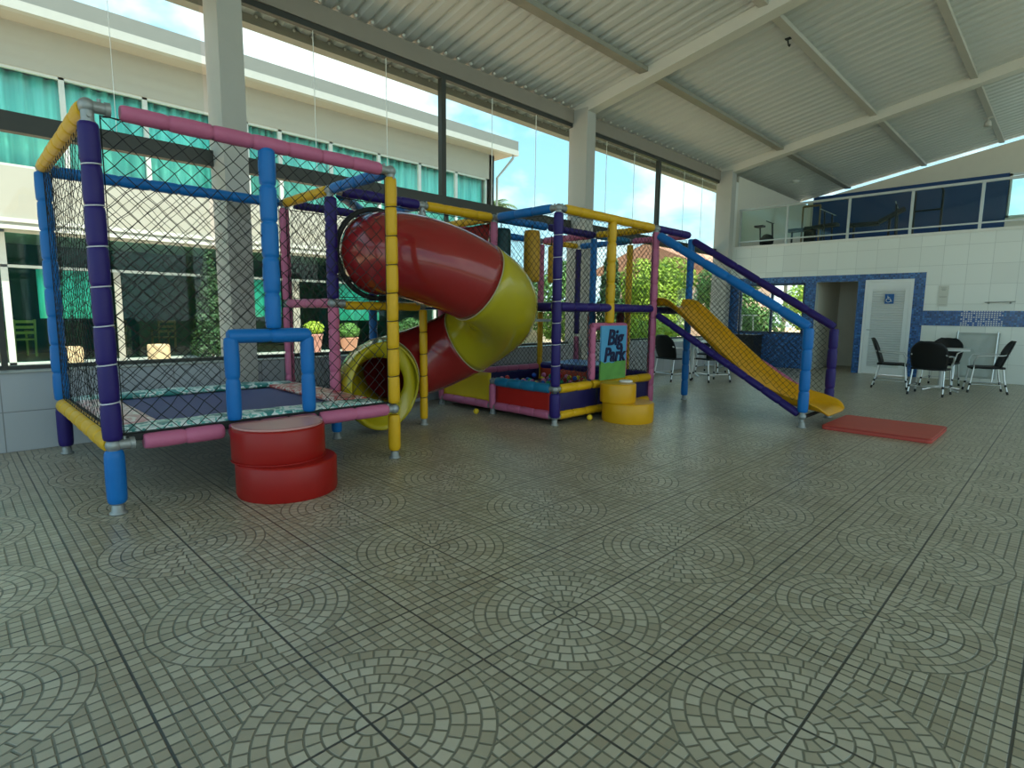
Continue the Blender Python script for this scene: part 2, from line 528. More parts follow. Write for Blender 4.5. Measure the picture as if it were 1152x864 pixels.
# corrugated roof sheet
def roof_mesh():
    mb = MB(); xs = [-7.75, -6.6, -5, -3, -1, 1, 3, 5, 8.2]
    ys = []; y = -3.9; per = .24
    while y < 20.1:
        ys += [(y, .042), (y+.05, .0), (y+.17, .0), (y+.22, .042)]
        y += per
    vs, fs = [], []
    for x in xs:
        for yy, dz in ys: vs.append((x, yy, roof_z(x)-.03+dz))
    n = len(ys)
    for i in range(len(xs)-1):
        for j in range(n-1): fs.append((i*n+j, i*n+j+1, (i+1)*n+j+1, (i+1)*n+j))
    K = len(vs)
    vs += [(a, b, c+.012) for a, b, c in vs]
    fs += [tuple(K+q for q in reversed(f)) for f in fs]
    return mb.add(vs, fs)
struct(roof_mesh(), 'ceiling', ROOFM)
# bolts along the eave where the sheets are fixed
mb = MB()
y = -3.8
while y < 14.6:
    mb.ball((-6.83, y+.11, roof_z(-6.83)-.055), .024, 8, 6); y += .24
struct(mb, 'trim_30', mat('roof_bolt', (.7, .68, .6), .4))
# infill between eave beam and roof sheet
struct(MB().box((-7.72, -4.2, 4.78), (-7.55, 20.4, 4.90)), 'trim_31', mat('outer_gutter', (.34, .34, .30), .6))
mb = MB()
y = -3.8
while y < 14.6:
    mb.ball((-7.545, y+.11, 4.885), .02, 8, 6); y += .24
struct(mb, 'trim_32', MATS['roof_bolt'])

# windows between the columns
def window(i, y0, y1, mull, refl_ys, low):
    fr = MB()
    XG = -6.92
    fr.box((XG-.04, y0, 4.665), (XG+.04, y1, 4.735))                 # head
    fr.box((XG-.05, y0, 2.84), (XG+.05, y1, 3.01))                 # transom
    fr.box((XG-.05, y0, .715), (XG+.05, y1, .75))                  # sill track
    for yy in (y0,): fr.box((XG-.03, yy, .75), (XG+.03, yy+.015, 4.67))
    for yy in mull: fr.box((XG-.045, yy-.04, 3.01), (XG+.045, yy+.04, 4.67))
    for yy in low: fr.box((XG-.03, yy-.022, .75), (XG+.03, yy+.022, 2.84))
    o = struct(fr, 'window_%d' % i, ALU_DARK)
    xs = sorted([y0+.05]+mull+refl_ys+[y1-.05])
    for a, b in zip(xs[:-1], xs[1:]):
        struct(MB().box((XG-.004, a+.004, 3.01), (XG+.004, b-.004, 4.67)), 'pane', GLASS, o)
    xs = sorted([y0+.05]+low+[y1-.05])
    for a, b in zip(xs[:-1], xs[1:]):
        struct(MB().box((XG-.004, a+.004, .75), (XG+.004, b-.004, 2.84)), 'pane', GLASS, o)
    for yy in refl_ys:  # pale strips drawn in for reflection lines on the upper glass
        struct(MB().box((XG-.006, yy-.002, 3.01), (XG+.006, yy+.002, 4.67)), 'reflection_line', REFLINE, o)
window(1, -3.7, 2.23, [-.8], [1.36, .2], [.36, -1.7])
window(2, 2.48, 8.42, [5.43], [3.45, 4.48, 6.44, 7.47], [5.5])
window(3, 8.67, 14.43, [11.5], [9.54, 10.53, 12.67, 13.58], [11.5])

# far wall with its openings, mosaic panel and mezzanine edge
def wall_boxes(mb, x0, x1, z0, z1, holes, y0, y1):
    xs = sorted({x0, x1}|{h[0] for h in holes}|{h[1] for h in holes})
    zs = sorted({z0, z1}|{h[2] for h in holes}|{h[3] for h in holes})
    for a, b in zip(xs[:-1], xs[1:]):
        for c, d in zip(zs[:-1], zs[1:]):
            mx_, mz = (a+b)/2, (c+d)/2
            if any(h[0] < mx_ < h[1] and h[2] < mz < h[3] for h in holes): continue
            mb.box((a, y0, c), (b, y1, d))
HOLES = [(-6.35, -4.74, .84, 2.09), (-4.5, -3.62, 0, 2.09), (-3.47, -2.56, 0, 2.11)]
mb = MB(); wall_boxes(mb, -6.62, 9, 0, 3.0, HOLES, YF, YF+.18)
struct(mb, 'wall_far', TILE_F)
mb = MB(); wall_boxes(mb, -6.62, -2.36, 0, 2.24, HOLES, YF-.012, YF)
struct(mb, 'trim_20', MOSAIC)
mb = MB(); mb.box((-2.36, YF-.012, 1.12), (-1.72, YF, 1.43)); mb.box((-1.05, YF-.012, 1.12), (6, YF, 1.43))
struct(mb, 'trim_21', MOSAIC)
struct(MB().box((-1.72, YF-.012, 1.12), (-1.05, YF, 1.43)), 'trim_22', MOSAICW)
struct(MB().box((-6.62, YF-.02, 3.0), (9, 20.4, 3.06)), 'trim_23', WHITEP)             # mezzanine slab
# wall stub beside the corner column above the half wall
struct(MB().box((XW-.25, YF, .71), (XW, 20.4, 3.0), None) if False else MB().box((-6.96, 14.68, .715), (XW, 14.98, 4.735)), 'wall_corner', WHITEP)
# mezzanine: side wall, back wall painted blue, gable
mb = MB(); mb.box((-6.96, 14.98, 3.0), (XW, 20.5, 4.9))
struct(mb, 'wall_mezzanine_side', CREAM)
mb = MB()
wall_boxes(mb, -6.62, 9, 3.06, 4.9, [(-1.62, .6, 3.95, 4.9)], 20.3, 20.5)
mb.prism([(-6.62, 20.3, 4.9), (-1.62, 20.3, 4.9), (-1.62, 20.3, roof_z(-1.62)-.10), (-6.62, 20.3, roof_z(-6.62)-.10)], (0, .2, 0))
mb.prism([(-1.62, 20.3, 5.1), (9, 20.3, 5.1), (9, 20.3, roof_z(9)-.10), (-1.62, 20.3, roof_z(-1.62)-.10)], (0, .2, 0))
struct(mb, 'wall_mezzanine_back', CREAM)
mb = MB(); mb.box((-6.45, 20.28, 3.06), (-1.64, 20.3, 5.12))
struct(mb, 'trim_24', BLUEWALL)
fr = MB()
for z in (3.95, 5.04): fr.box((-1.64, 20.3, z), (.62, 20.42, z+.06))
for x in (-1.64, -.6, .56): fr.box((x, 20.3, 3.95), (x+.06, 20.42, 5.1))
w4 = struct(fr, 'window_4', mat('white_frame', (.7, .72, .7), .4))
struct(MB().box((-1.6, 20.36, 4.0), (.58, 20.37, 5.05)), 'pane', GLASS, w4)
# doors and window of the mosaic panel
fr = MB()
for x in (-6.35, -5.55, -4.79): fr.box((x, YF+.02, .84), (x+.05, YF+.1, 2.09))
for z in (.84, 2.04): fr.box((-6.35, YF+.02, z), (-4.74, YF+.1, z+.05))
w5 = struct(fr, 'window_5', mat('dark_blue_frame', (.03, .06, .12), .4))
struct(MB().box((-6.32, YF+.055, .88), (-4.77, YF+.062, 2.05)), 'pane', GLASS, w5)
# corridor behind the open doorway
CORR = mat('corridor_paint', (.66, .62, .52), .55, var=.05)
mb = MB()
mb.box((-4.62, YF+.18, 0), (-4.5, 16.8, 3.0)); mb.box((-3.62, YF+.18, 0), (-3.5, 16.8, 3.0)); mb.box((-4.5, 16.7, 0), (-3.62, 16.8, 3.0))
mb.box((-4.5, YF+.18, 2.6), (-3.62, 16.7, 2.66))
struct(mb, 'wall_corridor', CORR)
mb = MB(); mb.box((-3.69, 15.5, 0), (-3.64, 16.3, 2.05))
struct(mb, 'door_1', mat('pale_door_leaf', (.5, .47, .40), .4))
# white louvred door
d2 = bpy.data.objects.new('door_2', None); COL.objects.link(d2); d2['kind'] = 'structure'
DX0, DX1, DZ = -3.47, -2.56, 2.11
fr = MB()
for x in (DX0, DX1-.05): fr.box((x, YF-.03, 0), (x+.05, YF+.08, DZ))
fr.box((DX0+.05, YF-.03, DZ-.05), (DX1-.05, YF+.08, DZ))
struct(fr, 'door_frame', DOORW, d2)
lf = MB()
for x in (DX0+.055, DX1-.145): lf.box((x, YF-.02, .01), (x+.09, YF+.02, DZ-.055))
for z0, z1 in ((.01, .16), (DZ-.2, DZ-.055)): lf.box((DX0+.145, YF-.02, z0), (DX1-.145, YF+.02, z1))
struct(lf, 'door_leaf', DOORW, d2)
lv = MB(); z = .18
while z < DZ-.22:
    lv.bar((DX0+.14, YF, z), (DX1-.14, YF, z), .055, .009, (0, .75, .65)); z += .052
lv.box((DX0+.14, YF+.025, .16), (DX1-.14, YF+.03, DZ-.2))
struct(lv, 'louvre_panel', DOORW, d2)
hb = MB(); hb.tube([(DX0+.1, YF-.02, 1.0), (DX0+.1, YF-.06, 1.0), (DX0+.2, YF-.06, 1.0)], .01, 8)
struct(hb, 'door_handle', STEEL, d2)
SB = mat('access_sign_blue', (.02, .12, .36), .4)
sg = MB().box((-3.07, YF-.042, 1.58), (-2.9, YF-.028, 1.79))
so = struct(sg, 'access_sign', SB, d2); so['label'] = 'blue square wheelchair symbol sign'
# wheelchair pictogram
wc = MB(); yy = YF-.045
wc.tube([(-3.015, yy, 1.765), (-3.014, yy, 1.764)], .012, 10)
def arc(cxx, czz, rr, a0, a1, n=14): return [(cxx+rr*math.cos(R(a0+(a1-a0)*i/n)), yy, czz+rr*math.sin(R(a0+(a1-a0)*i/n))) for i in range(n+1)]
wc.tube(arc(-3.0, 1.655, .042, 130, 380), .0065, 6)
wc.tube([(-3.015, yy, 1.745), (-3.01, yy, 1.685), (-2.965, yy, 1.685), (-2.945, yy, 1.63), (-2.93, yy, 1.632)], .0075, 6)
wc.tube([(-3.012, yy, 1.715), (-2.975, yy, 1.715)], .006, 6)
struct(wc, 'wheelchair_symbol', WHITEP, so)

# ------------------------------------------------------------------ helpers for padded frames
def foam(mb, p, q, r=.05, seg=.24, trim=.05):
    """foam-padded tube: a sleeve pinched where it is tied"""
    p, q = Vector(p), Vector(q); L = (q-p).length; t = (q-p)/L
    p, q = p+t*trim, q-t*trim; L -= 2*trim
    n = max(1, round(L/seg)); path, rad = [], []
    for i in range(n):
        k = 1+rng.uniform(-.035, .035)
        for f, s_ in ((.0, .80), (.035, .95), (.12, 1.01), (.5, 1.04), (.88, 1.01), (.965, .95)):
            path.append(p+t*L*(i+f)/n); rad.append(r*s_*k)
    path.append(q); rad.append(r*.80)
    mb.tube(path, rad, 12, True, .012)
    return [p+t*L*i/n for i in range(1, n)]

def make_kit(root):
    def post(x, y, z0, z1, m_, lab, foot=False, r=.05, ties=None):
        mb = MB(); pts = foam(mb, (x, y, z0), (x, y, z1), r, trim=.012)
        o = mb.build('post', m_, root, lab)
        if foot:
            fb = MB().tube([(x, y, .0), (x, y, z0+.08)], .026, 10)
            fb.lathe([(.05, 0), (.05, .012), (.036, .02), (.034, .06), (.028, .065)], (x, y, 0), 14)
            fb.build('foot', CLAMP, o)
        if ties:
            for pt in pts:
                MB().tube([pt+Vector((r*.93*math.cos(a), r*.93*math.sin(a), .006*math.sin(a))) for a in [2*PI*j/14 for j in range(14)]], .0045, 5, closed=True).build('cable_tie', ties, o)
        return o
    def beam(p, q, m_, lab, r=.048, trim=.06, name='beam'):
        mb = MB(); foam(mb, p, q, r, .25, trim)
        return mb.build(name, m_, root, lab)
    def clamp(x, y, z, dirs):
        mb = MB(); c = Vector((x, y, z))
        mb.ball(c, .045, 12, 8)
        for d in dirs:
            d = Vector(d)
            mb.tube([c, c+d*.11], .034, 12); mb.tube([c+d*.085, c+d*.112], .041, 12)
            sdv = Vector((0, 0, 1)) if abs(d.z) < .5 else Vector((1, 0, 0))
            mb.tube([c+d*.06+sdv*.03, c+d*.06+sdv*.05], .011, 6)
        return mb.build('clamp', CLAMP, root)
    def net(o, eu, ev, W, H, sp=.105, rad=.0032, m_=None, holes=(), sag=.02, seed=1, shape=None):
        """diamond net in the plane o + u*eu + v*ev; holes are (u0,u1,v0,v1); shape(u,v) keeps a point"""
        o, eu, ev = Vector(o), Vector(eu), Vector(ev); nn = eu.cross(ev)
        def P(u, v):
            h = Vector((u*3.1+seed, v*3.1, seed*1.7))
            w = noise.noise(h)*sag
            h2 = Vector((u*17+seed, v*17, 3.3)); a, b = noise.noise(h2)*.014, noise.noise(h2+Vector((9, 4, 2)))*.014
            e = min(1, min(u, W-u, v, H-v)/.12) if min(u, W-u, v, H-v) > 0 else 0
            return o+eu*(u+a*e)+ev*(v+b*e)+nn*w*max(0, min(1, e))
        def ok(u, v):
            if u < -1e-6 or u > W+1e-6 or v < -1e-6 or v > H+1e-6: return False
            if shape and not shape(u, v): return False
            return not any(h[0] < u < h[1] and h[2] < v < h[3] for h in holes)
        mb = MB(); hs = sp/2
        nu = int((W+H)/sp)+2
        for sgn in (1, -1):
            for c in range(-nu, 2*nu):
                run = []
                k = 0
                steps = int(H/hs)+1
                for k in range(steps+1):
                    v = min(k*hs, H); u = c*sp+sgn*k*hs
                    if ok(u, v): run.append(P(u, v))
                    else:
                        if len(run) > 1: mb.tube(run, rad, 3, False)
                        run = []
                if len(run) > 1: mb.tube(run, rad, 3, False)
        # border rope
        if not shape:
            mb.tube([P(0, 0), P(W, 0), P(W, H), P(0, H)], rad*1.6, 4, False, closed=True)
        return mb.build('net', m_ or CORD, root)
    return post, beam, clamp, net

AX, BX, CX = -4.16, -5.2, -6.25
X_, Y_, Z_ = Vector((1, 0, 0)), Vector((0, 1, 0)), Vector((0, 0, 1))
TOP, LOW, DECK = 2.44, .44, 1.36

# ------------------------------------------------------------------ trampoline cage
tc = thing('trampoline_cage', 'netted trampoline cage of padded purple, blue, pink and yellow tubes by the window', 'trampoline', (-5.2, 1.7, 0))
post, beam, clamp, net = make_kit(tc)
GREYT = mat('pale_tie', (.6, .58, .62), .5)
DARKT = mat('dark_tie', (.05, .04, .02), .6)
post(AX, .68, .46, 2.36, PURPLE, 'purple padded corner post', ties=GREYT, r=.054)
post(AX, .68, .06, .42, BLUE, 'blue padded leg', True, .054)
post(CX, .68, .47, 2.42, BLUE, 'blue padded corner post', r=.055)
post(CX, .68, .06, .43, PURPLE, 'purple padded leg', True, .054)
post(AX, 2.72, .06, .40, YELLOW, 'yellow padded leg', True, .052, DARKT)
post(AX, 2.72, .48, 2.40, YELLOW, 'yellow padded corner post', r=.05, ties=DARKT)
post(BX, 2.72, .06, .40, BLUE, 'blue padded leg under pink post', True, .05)
post(BX, 2.72, .46, 1.33, PINK, 'pink padded post', r=.052)
post(BX, 2.72, 1.39, 2.38, PURPLE, 'purple padded upper post', r=.056)
post(CX, 2.72, .06, 1.33, PINK, 'pink padded post at the back', True, .05)
post(CX, 2.72, 1.39, 2.40, PINK, 'pink padded upper post at the back', r=.05)
post(AX, 1.70, 1.14, 2.42, BLUE, 'blue padded post over the gate', r=.056)
# top ring
beam((AX, .74, TOP), (AX, 2.72, TOP), PINK, 'pink padded top beam', .05, .1)
beam((AX, .68, TOP), (CX, .68, TOP), YELLOW, 'yellow padded top beam', .05)
beam((CX, .68, TOP-.02), (CX, 2.72, TOP), BLUE, 'blue padded top beam', .05)
beam((AX, 2.72, TOP), (BX, 2.72, TOP), BLUE, 'blue padded cross beam', .048)
beam((BX, 2.72, TOP), (CX, 2.72, TOP), YELLOW, 'yellow padded cross beam', .048)
# low ring
beam((AX, .78, LOW), (AX, 1.38, LOW), PINK, 'pink padded low beam', .052, .06)
beam((AX, 1.98, LOW), (AX, 2.70, LOW), PINK, 'pink padded low beam', .052, .05)
beam((AX, 1.36, LOW), (AX, 2.0, LOW), PINK, 'pink padded low beam behind the red step', .048, .0)
beam((AX, .68, LOW), (CX, .68, LOW), YELLOW, 'yellow padded low beam', .058, .04)
beam((CX, .68, LOW), (CX, 2.72, LOW), BLUE, 'blue padded low beam at the back', .05)
beam((AX, 2.72, LOW), (CX, 2.72, LOW), PINK, 'pink padded low beam at the side', .03)
beam((BX, 2.72, DECK), (CX, 2.72, DECK), PINK, 'pink padded middle beam', .046)
# gate frame
def gate_path(mb, y0, y1, z0, z1, x, r):
    pts = [(x, y0, z0), (x, y0, z1), (x, y1, z1), (x, y1, z0)]
    foam(mb, pts[0], pts[1], r, .33, .01); foam(mb, pts[1], pts[2], r, .28, -.02); foam(mb, pts[2], pts[3], r, .33, .01)
mb = MB(); gate_path(mb, 1.40, 1.95, .5, 1.10, AX, .05)
mb.build('gate_frame', BLUE, tc, 'blue padded gate frame')
for a in ((AX, .68, TOP, (X_*0+Y_, -X_, -Z_)), (CX, .68, TOP, (Y_, X_, -Z_)), (AX, 2.72, TOP, (-Y_, -X_, -Z_)),
          (BX, 2.72, TOP, (X_, -X_, -Z_, Y_)), (CX, 2.72, TOP, (-Y_, X_, -Z_)), (AX, .68, LOW, (Y_, -X_, -Z_)),
          (CX, .68, LOW, (Y_, X_)), (AX, 2.72, LOW, (-Y_, -X_)), (BX, 2.72, DECK, (-X_, Y_)), (CX, 2.72, DECK, (X_,))):
    clamp(*a)
# nets
net((AX, .74, .50), Y_, Z_, 1.92, 1.90, holes=((.60, 1.27, -.1, .64),), seed=1)
net((AX-.06, .68, .50), -X_, Z_, 1.96, 1.90, .105, .0021, seed=5)
net((CX, .74, .50), Y_, Z_, 1.92, 1.90, .11, seed=9)
net((BX-.05, 2.72, .50), -X_, Z_, .95, 1.90, .11, seed=12)
# bed and edge pads
bd = MB(); bd.sheet(lambda u, v: (-5.95+u*1.5, .98+v*1.45, .475-.03*math.sin(PI*u)*math.sin(PI*v)), 12, 12, .006)
bd.build('jump_bed', BED, tc, 'dark violet jump bed')
PADT = pad_material('teal_white_pad', ((.03, .22, .20), (.70, .78, .74), (.14, .46, .40), (.78, .82, .78)), 9, 3)  # teal and white bands paint in the reflections on the foil
PADP = pad_material('pink_white_pad', ((.66, .42, .40), (.82, .70, .66), (.6, .33, .32)), 7, 8)
PADR = pad_material('red_white_pad', ((.42, .03, .03), (.62, .5, .46), (.45, .08, .05), (.25, .1, .06)), 10, 1)
def pad(x0, x1, y0, y1, m_, lab):
    def fn(u, v):
        x, y = x0+(x1-x0)*u, y0+(y1-y0)*v
        bl = .018*min(1, 6*min(u, 1-u, v, 1-v))+.010*noise.noise(Vector((x*9, y*9, 1)))
        return (x, y, .492+bl)
    MB().sheet(fn, 14, 14, .03).build('edge_pad', m_, tc, lab)
pad(-4.46, -4.22, .74, 2.66, PADT, 'teal and white front edge pad')
pad(-6.2, -5.95, .74, 2.66, PADT, 'teal and white back edge pad')
pad(-5.95, -4.46, .74, 1.0, PADP, 'pink and white left edge pad')
pad(-5.95, -4.46, 2.36, 2.66, PADR, 'red and white patterned right edge pad')
mb = MB()
mb.bar((AX-.03, .74, .475), (AX-.03, 2.68, .475), .05, .05); mb.bar((CX+.05, .72, .46), (CX+.05, 2.68, .46), .03, .03)
mb.bar((AX-.05, .735, .47), (CX, .735, .47), .03, .03); mb.bar((AX-.05, 2.665, .47), (CX, 2.665, .47), .03, .03)
mb.build('bed_frame', BLACKR, tc, 'black bed frame')

# ------------------------------------------------------------------ play tower with ball pit
tw = thing('play_tower', 'two-storey climbing frame of padded tubes with ball pit and netted deck', 'climbing frame', (-5.2, 5.9, 0))
post, beam, clamp, net = make_kit(tw)
# posts
post(BX, 3.80, .06, 1.32, YELLOW, 'yellow padded post below the deck', True, .044, DARKT)
post(CX, 3.80, .06, 1.32, BLUE, 'blue padded post below the deck', True, .05)
post(CX, 3.80, 1.40, 2.40, PURPLE, 'purple padded upper post', r=.048)
post(AX, 4.88, .08, .38, PURPLE, 'purple padded corner leg', True, .06)
post(AX, 4.88, .44, 2.40, PURPLE, 'purple padded corner post', r=.054, ties=GREYT)
post(BX, 4.88, .06, .40, PINK, 'pink padded corner leg', True, .05)
post(BX, 4.88, 1.41, 2.40, PINK, 'pink padded upper post', r=.046)
post(CX, 4.88, .06, .42, PINK, 'pink padded leg at the back', True, .046)
post(CX, 4.88, .46, 2.40, PINK, 'pink padded post at the back', r=.046)
post(AX, 5.90, 1.16, 2.42, YELLOW, 'yellow padded post over the sign', r=.056)
post(AX, 6.92, .06, 2.40, PINK, 'pink padded corner post', True, .05)
post(BX, 6.92, .06, 2.40, BLUE, 'blue padded inner post', True, .05)
post(CX, 6.92, .06, 1.32, YELLOW, 'yellow padded post below the deck at the back', True, .046)
post(CX, 6.92, 1.40, 2.40, PINK, 'pink padded upper post at the back', r=.05)
post(CX, 7.88, .06, .9, PINK, 'pink padded lower post in the far corner', True, .046)
post(CX, 7.88, .92, 2.40, PURPLE, 'purple padded upper post in the far corner', r=.05)
post(BX, 7.88, .06, 2.40, YELLOW, 'yellow padded far post', True, .05)
# beams: top
beam((BX, 2.78, TOP), (BX, 3.80, TOP), PURPLE, 'purple padded top beam', .052)
beam((BX, 3.80, TOP), (BX, 4.88, TOP), YELLOW, 'yellow padded top beam', .052)
beam((CX, 2.78, TOP), (CX, 3.80, TOP), PURPLE, 'purple padded top beam at the back', .046)
beam((CX, 3.80, TOP), (CX, 4.88, TOP), PINK, 'pink padded top beam at the back', .046)
beam((BX, 3.80, TOP), (CX, 3.80, TOP), BLUE, 'blue padded cross beam', .046)
beam((BX, 2.80, TOP-.02), (CX+.06, 3.74, TOP-.02), BLUE, 'blue padded diagonal brace', .05, .1)
beam((AX, 4.88, TOP), (BX, 4.88, TOP), BLUE, 'blue padded cross beam', .052, .1)
beam((BX, 4.88, TOP), (CX, 4.88, TOP), YELLOW, 'yellow padded cross beam', .048)
beam((AX, 4.88, TOP), (AX, 6.92, TOP), YELLOW, 'yellow padded top beam', .052, .1)
beam((BX, 4.88, TOP), (BX, 5.9, TOP), BLUE, 'blue padded inner top beam', .05)
beam((BX, 5.9, TOP), (BX, 6.92, TOP), PURPLE, 'purple padded inner top beam', .05, .02)
beam((CX, 4.88, TOP), (CX, 5.9, TOP), PINK, 'pink padded top beam at the back', .05)
beam((CX, 5.9, TOP), (CX, 6.92, TOP), BLUE, 'blue padded top beam at the back', .05)
beam((AX, 6.92, TOP), (BX, 6.92, TOP), YELLOW, 'yellow padded cross beam', .048)
beam((BX, 6.92, TOP), (CX, 6.92, TOP), PINK, 'pink padded cross beam', .05)
beam((CX, 6.92, TOP), (CX, 7.88, TOP), YELLOW, 'yellow padded top beam in the far corner', .048)
beam((BX, 6.92, TOP), (BX, 7.88, TOP), TEAL, 'teal padded inner top beam', .048)
beam((CX, 7.88, TOP), (BX, 7.88, TOP), BLUE, 'blue padded far cross beam', .048)
beam((BX, 7.88, TOP), (AX, 7.88, TOP), PINK, 'pink padded far cross beam', .046)
beam((AX, 6.92, TOP), (AX, 7.88, TOP), PURPLE, 'purple padded top beam over the slide', .05)
# beams: deck level
beam((BX, 2.78, DECK-.02), (BX, 3.80, DECK-.02), YELLOW, 'yellow padded deck beam', .044)
beam((CX, 2.78, DECK), (CX, 4.88, DECK), BLUE, 'blue padded deck beam at the back', .044)
beam((AX, 4.88, DECK), (AX, 6.92, DECK), PURPLE, 'purple padded deck beam', .05, .05)
beam((BX, 4.88, DECK), (BX, 6.92, DECK), NAVY, 'navy padded inner deck beam', .045)
beam((CX, 4.88, DECK), (CX, 7.88, DECK), NAVY, 'navy padded deck beam at the back', .045)
beam((AX, 6.92, DECK), (CX, 6.92, DECK), NAVY, 'navy padded deck cross beam', .045)
beam((AX, 4.88, DECK), (CX, 4.88, DECK), PURPLE, 'purple padded deck cross beam', .045)
beam((AX, 7.88, DECK), (CX, 7.88, DECK), NAVY, 'navy padded deck far beam', .045)
beam((AX, 6.92, DECK-.02), (AX, 7.88, DECK-.02), NAVY, 'navy padded beam under the slide top', .045)
# beams: pit rim and base
beam((AX, 4.88, .42), (BX, 4.88, .42), TEAL, 'teal padded pit rim', .058, .07)
beam((AX, 4.88, .42), (AX, 5.6, .42), YELLOW, 'yellow padded pit rim', .054, .07)
beam((AX, 6.2, .42), (AX, 6.92, .42), YELLOW, 'yellow padded pit rim by the pink post', .054, .05)
beam((AX, 5.55, .42), (AX, 6.25, .42), YELLOW, 'yellow padded pit rim under the sign', .05, .02)
beam((CX, 4.88, .42), (CX, 6.92, .42), PINK, 'pink padded pit rim at the back', .05)
beam((CX, 6.92, .44), (BX, 6.92, .44), PURPLE, 'purple padded pit rim at the far side', .052)
beam((BX, 6.92, .44), (AX, 6.92, .44), PURPLE, 'purple padded pit rim at the far side', .052)
beam((AX, 4.88, .11), (BX, 4.88, .11), PINK, 'pink padded base beam', .05, .07)
beam((BX, 4.88, .11), (CX, 4.88, .11), PINK, 'pink padded base beam towards the window', .05, .07)
beam((AX, 4.88, .11), (AX, 6.92, .11), YELLOW, 'yellow padded base beam', .05, .07)
beam((BX, 6.92, .44), (BX, 7.88, .44), PURPLE, 'purple padded platform beam', .045)
beam((CX, 7.88, .44), (BX, 7.88, .44), PURPLE, 'purple padded platform beam at the far side', .045)
for a in ((AX, 4.88, TOP, (Y_, -X_, -Z_)), (BX, 4.88, TOP, (X_, Y_, -Y_, -Z_)), (BX, 3.80, TOP, (Y_, -Y_, -Z_, -X_)), (AX, 6.92, TOP, (Y_, -Y_, -Z_, -X_)),
          (BX, 6.92, TOP, (Y_, -Y_, X_, -X_)), (AX, 4.88, .42, (Y_, -X_)), (AX, 4.88, .10, (Y_, -X_)), (BX, 4.88, .42, (X_,)), (BX, 4.88, .10, (X_, -X_)),
          (CX, 4.88, TOP, (X_, Y_)), (CX, 6.92, TOP, (X_, Y_)), (BX, 7.88, TOP, (X_, -X_, -Y_)), (AX, 4.88, DECK, (Y_, -X_)), (AX, 6.92, DECK, (-Y_, -X_)),
          (BX, 3.80, DECK, (-Y_,)), (CX, 4.88, .10, (X_,))):
    clamp(*a)
# vinyl panels round the pit
def panel(x0, y0, x1, y1, z0, z1, m_, lab, name='panel'):
    d = Vector((x1-x0, y1-y0, 0)); L = d.length; d /= L; n_ = Vector((-d.y, d.x, 0))
    def fn(u, v):
        return Vector((x0, y0, z0))+d*L*u+Z_*(z1-z0)*v+n_*(.012*noise.noise(Vector((u*5+x0, v*3+y0, 2)))-.018*math.sin(PI*u)*math.sin(PI*v))
    return MB().sheet(fn, 16, 6, .012).build(name, m_, tw, lab)
panel(AX-.06, 4.88, BX+.06, 4.88, .13, .42, REDV, 'red vinyl pit panel')
panel(BX-.05, 4.88, CX+.05, 4.88, .13, .52, YELV, 'yellow vinyl panel behind the tube slide')
panel(AX, 4.93, AX, 5.7, .13, .42, NAVY, 'navy vinyl pit panel')
panel(AX, 5.7, AX, 6.87, .13, .42, NAVY, 'navy vinyl pit panel beside the pink post')
panel(CX+.03, 4.93, CX+.03, 6.87, .05, .42, NAVY, 'navy vinyl panel at the back of the pit')
panel(CX+.05, 6.90, BX-.04, 6.90, .05, .42, mat('orange_red_vinyl', (.62, .07, .03), .4, bump=.2, bscale=9), 'orange red vinyl pit panel')
panel(BX+.04, 6.90, AX-.04, 6.90, .05, .42, NAVY, 'navy vinyl panel at the far side of the pit')
panel(BX-.12, 4.90, CX+.05, 4.90, 1.98, 2.38, REDV, 'red vinyl panel under the top beam')
MB().sheet(lambda u, v: (AX-.08+(CX-AX+.16)*u, 4.95+1.88*v, .21), 2, 2, .03).build('pit_floor', NAVY, tw, 'navy pit floor')
BLUES = mat('blue_tarpaulin', (.05, .22, .50), .35, bump=.4, bscale=6)
MB().sheet(lambda u, v: (CX+.04+(BX-CX-.08)*u, 6.95+.9*v, .47+.02*noise.noise(Vector((u*3, v*3, 1)))), 8, 8, .03).build('platform', BLUES, tw, 'blue tarpaulin platform')
# decks
DECKM = mat('black_deck', (.02, .022, .024), .6)
def deck(x0, x1, y0, y1, z, m_, lab): MB().box((x0, y0, z), (x1, y1, z+.035)).build('deck', m_, tw, lab)
deck(CX+.03, BX-.03, 2.80, 4.82, DECK-.01, DECKM, 'black deck before the tube slide')
deck(CX+.03, BX-.03, 4.94, 6.86, DECK-.01, DECKM, 'black deck of the tower')
deck(BX+.03, AX-.03, 5.9, 6.86, DECK-.01, DECKM, 'black deck in front of the ramp')
deck(BX+.03, AX-.03, 6.95, 7.84, DECK-.01, DECKM, 'black deck at the top of the ramp')
deck(CX+.05, BX-.02, 5.0, 6.0, 1.17, mat('grey_step_board', (.42, .46, .47), .4), 'pale grey half-height step board')
# gate frame round the sign
mb = MB(); gate_path(mb, 5.58, 6.26, .47, 1.13, AX-.02, .045)
mb.build('gate_frame', PINK, tw, 'pink padded gate frame')
